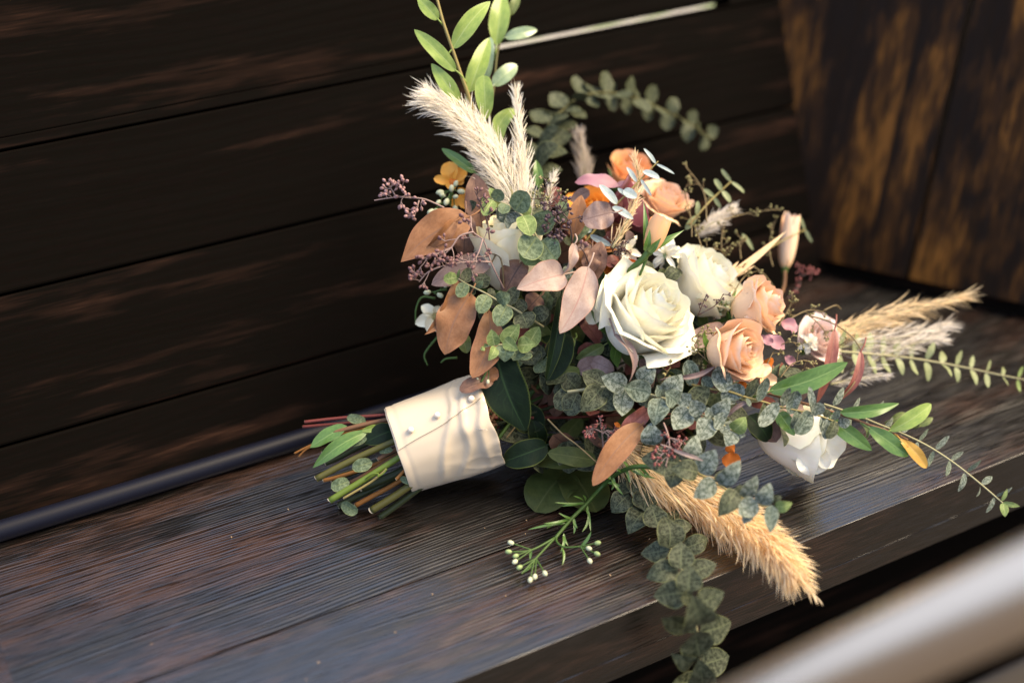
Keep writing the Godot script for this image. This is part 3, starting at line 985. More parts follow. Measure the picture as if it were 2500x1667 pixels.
	# loose mauve petals on the right
	for s in [[p(20.1,11.62,6.1), p(21.1,10.95,7.13), 1.3], [p(16.68,12.11,7.88), p(18.75,10.92,8.53), 1.0], [p(19.07,9.81,8.16), p(19.56,9.31,8.79), .8], [p(16.01,12.45,7.94), p(17.34,11.78,8.48), .8]]:
		leaf(bouquet, "mauve_petal", "plum_pale", s[0], s[1], s[2], OUT + Vector3(0, .5, 0), {a = .6, b = .5, wave = .3, cup = .2})
	for s in [[p(14.63,10.21,9.44), p(16.19,10.69,9.97), 1.1], [p(15.63,9.85,9.58), p(16.6,9.45,10.41), 1.1], [p(15.67,9.53,9.43), p(15.93,8.69,10.31), 1.0]]:
		leaf(bouquet, "peach_petal", "peach_petal", s[0], s[1], s[2], OUT, {a = .6, b = .5, wave = .25, cup = .3})
	for s in [[p(13.82,9.37,8.91), p(14.41,9.12,9.42), .7], [p(16.73,9.85,8.17), p(17.91,9.75,8.23), .8], [p(3.74,10.77,0.25), p(4.26,11.51,0.02), .45], [p(4.45,7.06,6), p(4.75,6.82,6.34), .35], [p(12.06,3.5,10.08), p(13.23,3.13,11.01), 1.4], [p(12.47,4.01,9.96), p(13.27,4.51,10.04), 1.0]]:
		leaf(bouquet, "orange_petal", "rust_petal", s[0], s[1], s[2], OUT, {a = .6, b = .5, wave = .25})


func waxbuds(label: String, path: Array, tips: Array, size: float) -> void:
	var root := stem(bouquet, "wax_flower", "stem_green", path, .09, .06, label)
	var twig := Acc.new()
	for t in tips:
		var from: Vector3 = path[rng.randi() % path.size()]
		twig.tube([from, from.lerp(t, .5) + rv() * .001, t], .0005, .0004, 5, 3)
		var d := ((t as Vector3) - from).normalized()
		var b := Acc.new()
		var s := size * .01 * rng.randf_range(.85, 1.15)
		b.ball((t as Vector3) + d * s * .2, d, s * .16, s * .46, -.9, 8, 6)
		put(root, "flower_bud", b.mesh(), M.bud_white)
	put(root, "twig", twig.mesh(), M.stem_green)


func plumes() -> void:
	plume("cream pampas plume rising at the upper left", "plume_cream", [p(3.98,18.39,-7.75), p(3.76,21.28,-9.93), p(2.81,23.95,-12.36), p(1.72,25.77,-14.27), p(0.01,27.02,-15.85)], {count = 1700, wide = 2.0, long = 2.2, open = .44, w0 = 1.0, w1 = .5, thick = .075})
	plume("slim cream plume beside the large one", "plume_cream", [p(4.71,18.38,-8), p(5.36,21.6,-9.94), p(5.84,24.28,-11.58), p(6.46,26.97,-13.15)], {count = 620, wide = .75, long = 1.7, open = .2, w0 = 1.3, w1 = .15, thick = .08, bias = 1.3})
	plume("short cream tufts right of the large plume", "plume_cream", [p(5.53,18.16,-7.39), p(6.63,19.99,-8.08), p(7.38,21.28,-8.58)], {count = 160, wide = .4, long = 1.2, open = .25, thick = .06})
	plume("grey blurred plume at the back", "plume_grey", [p(14.04,16.62,-14.35), p(14.44,18.13,-15.21), p(14.74,20.11,-16.45)], {count = 420, wide = .9, long = 1.6, open = .25, thick = .06})
	plume("golden pampas plume lying across the seat edge", "plume_tan", [p(3.85,5.5,6.62), p(5.78,4.2,9.58), p(8.58,2.11,11.83), p(9.61,2.05,15.96), p(9.86,2.17,19.25), p(10.11,1.56,21.45)], {count = 3400, wide = 2.7, long = 2.3, open = .52, w0 = .55, w1 = .45, thick = .085, sag = .2, bias = .75})
	plume("blurred tan plume pointing right", "plume_tan", [p(26.32,7.94,5.45), p(30.02,8.12,5.36), p(33.93,8.51,5.92), p(39.67,8.79,6.9)], {count = 520, wide = 1.4, long = 2.6, open = .16, w0 = .9, w1 = .12, thick = .06, bias = 1.2})
	plume("blurred pale plume pointing right, below the tan one", "plume_white", [p(26.84,7.23,6.25), p(30.41,7.06,7.01), p(33.72,7.13,7.46), p(37.19,7.16,8.03)], {count = 420, wide = 1.4, long = 2.0, open = .24, w0 = 1.0, w1 = .25, thick = .06})
	plume("low pale plume on the right", "plume_white", [p(27,5.32,7.69), p(29.72,6.13,7.97), p(33.3,6.67,8.23), p(35.62,6.83,8.74)], {count = 240, wide = 1.1, long = 1.8, open = .28, w0 = .9, w1 = .3, thick = .06})
	plume("pale wisp under the low plume", "plume_white", [p(24.71,5.16,7.88), p(27.07,5.24,8.46), p(29.41,5.2,9.13)], {count = 150, wide = .6, long = 1.3, open = .2, thick = .06})
	plume("thin tan grass head in front of the calla lily", "plume_tan", [p(8.8,17.62,-1.8), p(10.45,18.95,-2.5), p(11.62,20.05,-3.31), p(12.72,21.54,-4.3), p(13,22.87,-5.36)], {count = 330, wide = .5, long = 1.3, open = .14, w0 = 1.3, w1 = .3, thick = .06})
	plume("pale blurred tuft above the white flowers", "plume_white", [p(19.21,14.81,-4.78), p(20.18,15.34,-4.61), p(21.56,15.73,-4.8), p(22.95,16.13,-4.98)], {count = 420, wide = .9, long = 1.3, open = .25, w1 = .3, thick = .06})
	for s in [[[p(17.71,13.17,0.95), p(20.55,14.1,0.53), p(25.27,15.45,-.49)], .75], [[p(18.75,13.44,0.67), p(19.79,13.77,0.74), p(21.04,13.97,0.89)], .4], [[p(18.43,13.53,0.43), p(19.36,13.97,-.05), p(20.2,14.4,0.12)], .4], [[p(17.82,13.26,0.95), p(19.87,14.21,0.74), p(22.88,14.7,0.05)], .5]]:
		leaf(bouquet, "dry_reed", "reed", s[0][0], s[0][2], s[1], OUT, {a = .35, b = .9, fold = .4, arch = .02, bend = .02, nv = 14}, "dry tan reed pointing to the upper right")


	plume("thin drooping wisps at the tip of the golden plume", "plume_tan", [p(10.17,1.86,20.45), p(10.22,1.36,22.19), p(10.34,1.17,22.93), p(10.4,0.81,23.76)], {count = 70, wide = .5, long = 1.3, open = .3, w1 = .2, thick = .09, sag = .3})


func gum_sprigs() -> void:
	# explicit discs on three sprigs at the left
	var s1 := stem(bouquet, "eucalyptus_sprig", "stem_pale", [p(0.69,21.44,-7.71), p(1.14,21.37,-7), p(1.69,21.21,-6.32), p(2.01,21.03,-5.73), p(2.34,20.68,-4.9), p(2.66,19.91,-3.9), p(2.87,19.23,-3.29), p(3.61,17.56,-2.91)], .06, .11, "silver dollar eucalyptus sprig below the cream plume")
	for s in [[p(1.2,21.27,-7.3), p(1.01,22.23,-7.69), .62, "gum_young"], [p(1.06,21.41,-6.94), p(1.52,22.28,-6.76), .85, "gum_round"], [p(0.88,21.53,-6.86), p(-.31,20.84,-6.22), .95, "gum_young"], [p(0.78,21.41,-7.63), p(0.18,21.32,-7.64), .4, "gum_young"], [p(1.56,21.35,-6.08), p(0.85,20.88,-5.47), .75, "gum_round"], [p(2.01,20.94,-5.4), p(2.86,22.48,-5.08), 1.35, "gum_round"], [p(2.26,20.74,-5.93), p(1.06,19.96,-6.72), 1.35, "gum_blue"], [p(2.57,20.47,-5.56), p(3.37,21.15,-5.73), 1.0, "gum_young"], [p(2.24,20.81,-4.65), p(1.99,19.9,-2.91), 1.55, "gum_young"], [p(2.75,19.64,-4.06), p(4.23,20.96,-3.5), 1.65, "gum_round"], [p(2.61,20.28,-5.14), p(1.31,19.36,-5.48), 1.75, "gum_blue"], [p(2.53,19.69,-2.87), p(1.01,18.63,-2.29), 1.95, "gum_round"], [p(3.02,19.2,-3.06), p(3.38,18.14,-1.43), 1.95, "gum_round"], [p(2.94,18.72,-3.57), p(1.57,17.53,-2.95), 1.6, "gum_young"], [p(3.38,17.45,-2.68), p(2.3,17.04,-2.59), .9, "gum_young"], [p(3.48,17.33,-2.68), p(3.78,17.25,-1.91), .7, "gum_blue"], [p(5,16.86,-2.04), p(4.23,16.11,-1.52), .8, "gum_blue"], [p(1.24,21.16,-7.2), p(1.57,20.75,-7.13), .7, "gum_young"]]:
		leaf(s1, "leaf", s[3] + str(rng.randi() % 3), s[0], s[1], s[2] * 1.15, OUT, {a = .42, b = .5, fold = .05, cup = .12, arch = rng.randf_range(-.12, .24)})
	var s2 := stem(bouquet, "eucalyptus_sprig", "stem_pale", [p(-3.26,16.55,-5.09), p(-2.94,16.34,-4.49), p(-2.42,16.1,-3.75), p(-1.9,15.86,-3.02), p(-1.41,15.55,-2.25), p(-.92,15.27,-1.65), p(-.49,15.05,-1.25), p(0.15,14.52,-.92), p(2,12.84,-.85)], .05, .1, "eucalyptus sprig crossing the tan leaves at left")
	for s in [[p(-3.26,16.58,-5.1), p(-4.38,16.59,-5.33), .85, "gum_young"], [p(-3.23,16.55,-5.07), p(-3.08,17.37,-5.02), .22, "gum_young"], [p(-2.87,16.26,-4.8), p(-2.03,16.93,-5.34), .85, "gum_dark"], [p(-2.99,16.49,-4.22), p(-3.99,15.82,-3.62), .85, "gum_round"], [p(-2.53,16.18,-4.41), p(-3,15.22,-4.25), .9, "gum_dark"], [p(-2.43,16.2,-3.56), p(-1.97,16.96,-3.3), .5, "gum_round"], [p(-2.02,15.95,-3.83), p(-1.19,16.73,-4.32), 1.15, "gum_dark"], [p(-1.95,15.91,-2.68), p(-3.1,15.05,-1.9), 1.05, "gum_round"], [p(-1.67,15.69,-3.04), p(-1.5,14.83,-2.6), 1.0, "gum_dark"], [p(-1.62,15.59,-3.21), p(-.97,15.73,-3.22), .7, "gum_dark"], [p(-1.46,15.61,-2.06), p(-.63,16.31,-1.41), .95, "gum_round"], [p(-.74,15.09,-1.96), p(0.44,16.22,-2.1), 1.15, "gum_dark"], [p(-.94,15.32,-1.43), p(-2.26,14.36,-.53), 1.3, "gum_round"], [p(0.05,14.61,-.9), p(0.05,13.81,0.07), 1.55, "gum_dark"], [p(-.42,14.8,-1.71), p(-.1,14.08,-1.29), .9, "gum_dark"], [p(1.06,14.05,-.88), p(2.23,14.56,-.32), 1.1, "gum_dark"], [p(-.07,14.66,-1.68), p(0.91,14.94,-1.6), .9, "gum_dark"]]:
		leaf(s2, "leaf", s[3] + str(rng.randi() % 3), s[0], s[1], s[2] * 1.15, OUT, {a = .45, b = .52, fold = .06, cup = .12, arch = rng.randf_range(-.12, .24)})
	var s3 := stem(bouquet, "eucalyptus_sprig", "stem_pale", [p(-3.7,12.66,-.66), p(-3.09,12.84,-.45), p(-2.04,12.88,-.02), p(-.9,12.46,0.36), p(0.27,11.7,0.35), p(1.86,10.31,0.21)], .05, .1, "yellow green eucalyptus tip above the dark leaf")
	for s in [[p(-2.69,12.84,-.23), p(-2.74,14.08,-.6), .85, "gum_young"], [p(-2.67,12.85,-.09), p(-3.67,12.16,0.51), .62, "gum_young"], [p(-3.42,12.78,-.46), p(-3.8,12.69,-.47), .3, "gum_young"], [p(-3.23,12.77,-.48), p(-3.38,13.12,-.54), .3, "gum_young"], [p(-2,12.82,-.1), p(-.62,14.24,-.07), 1.15, "gum_young"], [p(-1.82,12.71,-.33), p(-1.25,13.36,-.74), 1.1, "gum_young"], [p(-1.93,13.35,-.04), p(-1.42,12.87,1.27), .95, "gum_young"], [p(-1.71,12.8,0.08), p(-2.45,11.84,0.89), 1.25, "gum_round"], [p(-.98,12.66,0.32), p(0.1,12.93,1.14), 1.15, "gum_young"], [p(-.06,12.34,0.25), p(1.05,13.51,0.04), 1.15, "gum_young"], [p(-.77,12.48,0.29), p(-1.52,11.64,0.6), 1.3, "gum_round"], [p(-.28,12.23,0.47), p(-.95,11.62,0.8), 1.1, "gum_round"], [p(0.13,11.7,0.27), p(1.29,11.62,0.97), 1.5, "gum_dark"], [p(0.31,11.46,0.13), p(0.28,10.78,0.88), 1.4, "gum_dark"], [p(0.81,10.69,0.3), p(1.29,10.03,1.03), 1.2, "gum_round"]]:
		leaf(s3, "leaf", s[3] + str(rng.randi() % 3), s[0], s[1], s[2] * 1.15, OUT, {a = .5, b = .88, fold = .12, cup = .1, arch = rng.randf_range(-.12, .24)})
	# pointed blue gum row below the roses
	var s4 := stem(bouquet, "eucalyptus_sprig", "stem_pale", [p(1.3,9.86,4.12), p(3.49,10.51,5.7), p(4.9,10.68,6.77), p(6.15,10.37,8.09), p(6.85,10.22,8.73), p(7.66,9.9,9.54), p(8.31,9.6,10.25), p(8.96,9.3,10.96), p(9.61,9.07,11.5), p(10.21,8.63,12.14), p(10.73,8.23,12.72)], .12, .06, "blue grey eucalyptus sprig in front under the white rose")
	for s in [[p(4.8,10.79,6.9), p(3.19,11.71,6.02), 1.55, "gum_blue"], [p(4.73,10.62,6.86), p(3.56,9.26,8.25), 1.8, "gum_blue"], [p(6.11,10.62,8.3), p(4.18,11.4,7.61), 1.6, "gum_blue"], [p(5.95,10.83,6.84), p(7.19,11.89,7.05), 1.35, "gum_blue"], [p(6.43,10.15,7.87), p(5.52,9.4,7.62), 1.6, "gum_dark"], [p(3.64,10.54,5.63), p(2.4,11.47,4.4), 1.5, "gum_dark"], [p(3.41,10.51,5.65), p(1.13,9.19,6.13), 1.5, "gum_dark"], [p(4.47,10.33,6.51), p(2.57,9.24,6.63), 1.6, "gum_dark"], [p(6.83,10.37,8.74), p(6.61,11.15,8.33), .8, "gum_blue"], [p(6.96,10.22,8.65), p(8.61,11.92,8.77), 1.4, "gum_blue"], [p(6.61,10.36,8.9), p(5.17,8.94,10.18), 1.6, "gum_blue"], [p(7.56,10.11,9.74), p(6.75,11.09,9.27), 1.3, "gum_blue"], [p(7.71,9.69,9.32), p(7.11,9.14,9.11), 1.2, "gum_dark"], [p(7.67,9.91,9.68), p(8.61,10.65,9.94), .95, "gum_blue"], [p(8.22,9.75,10.36), p(6.46,8.86,10.96), 1.35, "gum_blue"], [p(8.59,9.8,10), p(10.12,10.96,10.16), 1.3, "gum_dark"], [p(8.8,9.47,11.16), p(8.18,10.72,10.46), 1.05, "gum_blue"], [p(8.9,9.26,10.96), p(8.38,8.99,10.86), .9, "gum_blue"], [p(9.68,9.05,11.41), p(11.11,10.57,11.67), 1.2, "gum_blue"], [p(9.36,9.2,11.67), p(7.79,8.28,12.39), 1.35, "gum_blue"], [p(9.7,9.11,11.52), p(9.09,9.91,11.01), .85, "gum_blue"], [p(10.1,8.85,12.33), p(9.44,9.61,11.82), 1.15, "gum_blue"], [p(10.29,8.63,12.18), p(9.83,8.3,12.84), .8, "gum_blue"], [p(10.59,8.36,12.82), p(11.59,9.57,13.06), 1.0, "gum_young"], [p(10.56,8.38,12.92), p(9.48,7.69,13.48), 1.2, "gum_blue"], [p(10.77,8.24,12.74), p(11.34,8.14,13.52), .8, "gum_blue"], [p(10.78,8.25,12.19), p(11.05,8.66,11.92), .8, "gum_blue"]]:
		leaf(s4, "leaf", s[3] + str(rng.randi() % 3), s[0], s[1], s[2] * 1.15, OUT, {a = .5, b = .88, fold = .14, cup = .06, arch = rng.randf_range(-.14, .24)})
	# dark mottled discs behind the start of the row
	for s in [[p(2.85,8.96,3.07), p(2.16,9.91,2.14), 1.7], [p(2.84,8.86,3.27), p(0.76,8.03,3.24), 1.7], [p(2.55,9,3.55), p(1.25,7.69,4.29), 1.6], [p(2.38,8.6,2.39), p(1.37,8.71,2.01), 1.5]]:
		leaf(bouquet, "eucalyptus_leaf", "gum_dark%d" % (rng.randi() % 3), s[0], s[1], s[2], OUT, {a = .48, b = .55})
	# long row of upright small leaves to the right
	var s5 := stem(bouquet, "eucalyptus_sprig", "stem_yellow", [p(9.42,10.42,8.27), p(10.74,10.28,9.64), p(11.73,10.24,10.5), p(12.72,9.95,11.52), p(13.71,9.72,12.38), p(14.68,9.42,13.14), p(16.52,9.04,14.57), p(17.2,8.86,15.21), p(18.07,8.5,15.95)], .1, .06, "eucalyptus sprig with small upright leaves pointing right")
	for s in [[p(9.8,10.28,8.72), p(9.74,12.23,7.69), 1.0], [p(9.63,10.4,8.94), p(9.6,9.99,9.75), .6], [p(10.79,10.23,9.57), p(10.48,10.94,8.89), .9], [p(11.56,10.31,10.62), p(11.13,12.23,9.55), 1.25], [p(11.73,10.05,10.36), p(11.99,9.29,11.05), .7], [p(11.08,9.72,10.5), p(12.6,10.7,11.19), 1.0], [p(12.66,9.84,11.3), p(13.71,11.06,11.28), .85], [p(12.6,10.03,11.67), p(12.43,9.64,12.25), .5], [p(13.25,9.79,12.21), p(14.09,11.51,11.99), .95], [p(13.84,9.64,12.38), p(12.63,8.48,13.06), .85], [p(14.61,9.71,13.02), p(12.57,8.69,13.56), 1.0], [p(14.95,9.3,13.1), p(15.58,10.62,12.92), .8], [p(15.33,9.42,13.5), p(16.01,10.53,13.49), .8], [p(15.12,8.96,13.84), p(15.81,10.64,13.57), .85], [p(15.95,9.08,13.95), p(14.93,8.19,14.42), .75], [p(16.5,9.21,14.57), p(14.64,8.06,15.16), 1.15], [p(16.73,8.94,14.62), p(16.87,10.71,13.71), .55], [p(16.69,8.9,14.9), p(17,9.99,14.83), .95], [p(17.28,8.88,15.11), p(16.78,7.99,15.87), .7], [p(17.68,8.82,15.51), p(16.58,7.69,16.38), .8], [p(17.85,8.6,15.62), p(18.29,9.49,15.65), .6], [p(17.41,8.78,15.12), p(17.88,9.26,15.04), .6], [p(18.04,8.46,15.97), p(18.85,8.73,16.49), .75], [p(17.91,8.68,15.88), p(16.8,7.84,16.39), .75]]:
		leaf(s5, "leaf", ("gum_blue" if rng.randf() < .8 else "gum_dark") + str(rng.randi() % 3), s[0], s[1], s[2] * 1.15, OUT + Vector3(0.66,0.2,0.73) * .5, {a = .5, b = .5, fold = .1, cup = .15, arch = rng.randf_range(-.16, .2)})
	# tip lying over the golden plume
	var s6 := stem(bouquet, "eucalyptus_sprig", "stem_yellow", [p(5.04,7.57,11.35), p(5.77,7.1,12.78), p(6.3,7.1,14.42), p(6.98,6.85,16.06), p(7.82,6.53,17.7), p(8.53,6.41,18.99), p(9.32,6.5,19.91)], .1, .05, "eucalyptus tip lying on the golden plume")
	for s in [[p(6.21,7.3,14.63), p(4.51,7.66,13.7), 1.5, "gum_dark"], [p(5.63,7.34,13.2), p(3.43,7.4,11.26), 1.6, "gum_dark"], [p(5.16,6.99,13.19), p(4.26,6.12,13.98), 1.2, "gum_dark"], [p(6.42,7.12,14.61), p(7.6,8.76,14.64), 1.3, "gum_blue"], [p(5.99,7.22,12.95), p(7.4,8.87,12.56), 1.2, "gum_blue"], [p(6.72,7.27,16.02), p(4.6,6.54,16.17), 1.45, "gum_blue"], [p(6.99,6.91,16.16), p(8.5,8.66,16.43), 1.2, "gum_blue"], [p(7.22,6.79,15.97), p(7.64,7.54,15.53), 1.0, "gum_dark"], [p(7.7,6.94,17.35), p(5.62,5.83,18.05), 1.35, "gum_dark"], [p(7.88,6.59,17.83), p(8.94,8.1,17.88), 1.1, "gum_blue"], [p(7.94,6.47,17.55), p(8.15,7.16,17.17), .9, "gum_dark"], [p(8.42,6.68,18.88), p(6.74,6.2,18.96), 1.2, "gum_blue"], [p(7.99,5.86,18.68), p(7.17,5.24,19.07), .8, "gum_blue"], [p(8.6,6.45,19.01), p(9.46,8.03,18.9), 1.2, "gum_blue"], [p(9.42,6.62,19.34), p(9.99,7.06,19.62), .6, "gum_dark"], [p(9.08,6.73,19.75), p(8.16,5.53,20.9), .95, "gum_blue"], [p(9.27,6.53,19.87), p(10.21,6.96,20.48), .7, "gum_young"], [p(5.02,7.63,10.63), p(5.25,9.18,9.65), 1.6, "gum_blue"]]:
		leaf(s6, "leaf", s[3] + str(rng.randi() % 3), s[0], s[1], s[2] * 1.15, OUT, {a = .5, b = .88, fold = .14, arch = rng.randf_range(-.14, .24)})
	# sprig that runs over the seat edge and hangs down in front
	var s7 := stem(bouquet, "eucalyptus_sprig", "stem_pale", [p(3.88,3,9.43), p(4.36,1.8,10.87), p(4.32,1.5,13), p(3.7,1.5,15.39), p(3.1,1.5,17.57), p(2.1,1.6,19.91), p(1.79,-.37,21.5), p(2.5,-3.72,21.3), p(3.29,-7.23,21)], .12, .08, "dark eucalyptus sprig hanging over the front edge of the seat")
	for s in [[p(3.81,3,9.66), p(3.87,3.2,8.1), 1.3], [p(3.94,3,9.73), p(4.97,3.6,8.5), 1.3], [p(3.85,2.6,9.36), p(2.19,1.5,9.49), 1.4], [p(4.13,2.2,11.18), p(5.18,3.3,9.52), 1.6], [p(4.43,1.8,10.91), p(2.14,1,11.85), 1.5], [p(4.89,1.6,10.62), p(6.47,2,9.41), 1.2], [p(3.81,2.2,13.43), p(4.29,3,11.77), 1.5], [p(4.23,1.8,13.11), p(6.76,1.8,11.95), 1.3], [p(3.26,2.1,15.71), p(3.97,3.4,13.95), 1.9], [p(3.42,1.8,15.51), p(1.74,1,14.11), 1.7], [p(5.29,1.2,13.12), p(6.83,1.4,13.75), 1.0], [p(2.6,2.2,18.09), p(3.57,3.4,16.68), 1.9], [p(2.84,1.7,17.57), p(0.77,1.1,16.68), 1.7], [p(4.67,1.5,15.69), p(6.82,1.6,15.67), 1.3], [p(1.61,2.3,20.41), p(2.29,3.6,19.53), 1.9], [p(1.99,1.6,19.84), p(-.01,1.2,18.67), 1.6], [p(3.39,1.6,18.21), p(5.38,1.9,18.61), 1.5]]:
		leaf(s7, "leaf", "gum_dark%d" % (rng.randi() % 3), s[0], s[1], s[2] * 1.15, Vector3(-.25, .8, .5), {a = .5, b = .88, fold = .12, arch = rng.randf_range(-.1, .22)})
	for s in [[p(1.11,0.7,22.2), p(-.16,4.94,23), 2.15], [p(1.69,-.32,21.4), p(-1.67,2.43,21.8), 1.7], [p(1.92,1.56,21.2), p(4.02,1.93,21.4), 1.6], [p(1.81,-.34,21), p(1.13,-.93,21), .9], [p(1.71,-2.48,22.2), p(0.49,1.29,23), 2.0], [p(2.29,-3.53,21.4), p(-.58,-1.45,21.8), 1.7], [p(2.33,-1.32,21.2), p(4.88,-1.33,21.4), 1.7], [p(2.4,-5.89,22), p(1.24,-2.01,22.8), 2.0], [p(2.72,-6.59,21.4), p(0.02,-4.87,21.6), 1.7], [p(2.79,-4.7,21.2), p(5.17,-4.82,21.4), 1.7], [p(1.92,1.71,20.5), p(0.91,2.15,20.5), 1.0]]:
		leaf(s7, "leaf", "gum_dark%d" % (rng.randi() % 3), s[0], s[1], s[2] * 1.15, Vector3(-.3, .35, .85), {a = .5, b = .88, fold = .12, arch = rng.randf_range(-.1, .22)})
	sprig("eucalyptus_sprig", "blurred eucalyptus sprig arching over the back of the bouquet", "gum_dark", "stem_olive", [p(7.96,16.56,-13.66), p(10.37,18.9,-16.68), p(11.97,19.67,-18.36), p(13.58,20.24,-19.89), p(15.37,20.92,-20.73), p(17.52,21.55,-21.32), p(19.77,21.59,-21.44), p(22.13,21.09,-21.12), p(24.37,20.1,-20.51), p(26.56,18.85,-19.74), p(28.73,17.46,-18.88), p(30.22,16.13,-17.78)], {pairs = 25, l0 = 2.7, l1 = 1.6, wide = .85, step = .9, turn = .2, towards = 1.0, lean = .25, show = .6, r0 = .13})
	sprig("eucalyptus_sprig", "blurred eucalyptus sprig with edge-on leaves at the far right", "sage_slim", "stem_pale", [p(25.42,7.52,6.59), p(28.9,6.75,7.74), p(31.93,5.98,8.64), p(34.63,5.35,9.92), p(37.32,4.61,11.27), p(39.18,4.2,12.6), p(41.18,3.8,14)], {pairs = 13, l0 = 2.2, l1 = 1.2, wide = .42, turn = .2, step = .4, lean = .3, show = .2, towards = .6, young = .9})
	sprig("eucalyptus_sprig", "thin pale eucalyptus sprig reaching past the seat edge", "gum_blue", "stem_pale", [p(19.02,8.28,13.27), p(20.61,7.85,15.01), p(22.07,7.25,16.52), p(23.43,6.71,17.93), p(24.73,6.01,19.43), p(25.82,5.16,21.18), p(26.52,4.42,22.92), p(27.36,3.41,24.91)], {pairs = 11, l0 = 1.75, l1 = 1.4, wide = .34, turn = .15, step = .5, lean = .25, show = .25, towards = .5, r0 = .09, r1 = .06})
	for s in [[p(27.36,3.41,24.91), p(26.97,2.76,25.7), .75], [p(27.36,3.44,24.9), p(28.25,3.32,25.74), .4], [p(27.33,3.52,24.82), p(27.94,4.33,24.58), .35]]:
		leaf(bouquet, "eucalyptus_leaf", "gum_young%d" % (rng.randi() % 3), s[0], s[1], s[2], OUT, {})
	# slender leaved sprigs at the upper right
	var s8 := stem(bouquet, "slim_sprig", "stem_yellow", [p(7.54,17.56,-3.82), p(9.97,19.68,-3.96), p(11.31,20.72,-3.96), p(12.76,21.67,-4.1), p(14.48,22.83,-4.23)], .09, .05, "sprig with slender pale blue leaves in front of the plum calla")
	for s in [[p(14.21,22.71,-4.16), p(13.61,23.83,-5.16), .25], [p(14.24,22.68,-4.12), p(15.26,22.04,-2.96), .2], [p(13.1,22.25,-4.32), p(14,21.84,-3.25), .5], [p(12.34,21.59,-4), p(11.91,22.63,-4.85), .3], [p(12.77,21.71,-4.12), p(13.29,20.46,-3.21), .25], [p(10.42,20.18,-3.8), p(9.53,21.51,-4.98), .55], [p(11.14,21.14,-4.08), p(11.87,20.68,-3.21), .65], [p(11.31,20.72,-3.96), p(10.92,21.17,-4.64), .3], [p(10.03,20.02,-3.9), p(11.09,19.3,-2.53), .55], [p(7.82,18.2,-3.57), p(9.01,17.55,-2.31), .55], [p(8.07,18.32,-3.79), p(7.42,18.98,-4.63), .5]]:
		leaf(s8, "leaf", "white_blue", s[0], s[1], s[2] * 1.15, OUT, {a = .5, b = .6, fold = .2})
	var s9 := stem(bouquet, "slim_sprig", "stem_yellow", [p(17.87,16.43,-3.98), p(20.1,17.38,-4.76), p(21.2,17.77,-5.1), p(22.99,18.61,-5.37)], .09, .06, "slim olive sprig against the dark corner")
	for s in [[p(22.98,18.59,-5.36), p(22.5,19.55,-6.31), .3], [p(22.98,18.59,-5.36), p(23.68,17.83,-4.43), .3], [p(21.82,18.16,-5.03), p(21.47,19.04,-5.72), .45], [p(21.82,18.16,-5.03), p(22.12,17.39,-4.18), .45], [p(21.1,17.72,-5.12), p(20.41,18.36,-5.82), .35], [p(21.1,17.72,-5.12), p(21.3,16.98,-4.34), .3], [p(18.87,16.82,-4.37), p(19.18,17.91,-4.84), .4], [p(18.87,16.82,-4.37), p(17.66,15.95,-4.16), .5]]:
		leaf(s9, "leaf", "sage_slim", s[0], s[1], s[2] * 1.15, OUT, {a = .5, b = .5, fold = .2})
	var s10 := stem(bouquet, "slim_sprig", "stem_yellow", [p(24.08,12.93,-2.06), p(26.55,12.61,-3.15), p(28.56,12.78,-3.5), p(30.51,12.86,-3.81)], .08, .05, "slim sprig crossing the blurred peach bud")
	for s in [[p(30.48,12.84,-3.82), p(30.33,13.89,-4.65), .3], [p(30.48,12.84,-3.82), p(30.77,11.83,-2.94), .3], [p(24.28,12.72,-3.15), p(23.8,14.02,-4.35), .35]]:
		leaf(s10, "leaf", "sage_slim", s[0], s[1], s[2], OUT, {a = .5, b = .5, fold = .2})


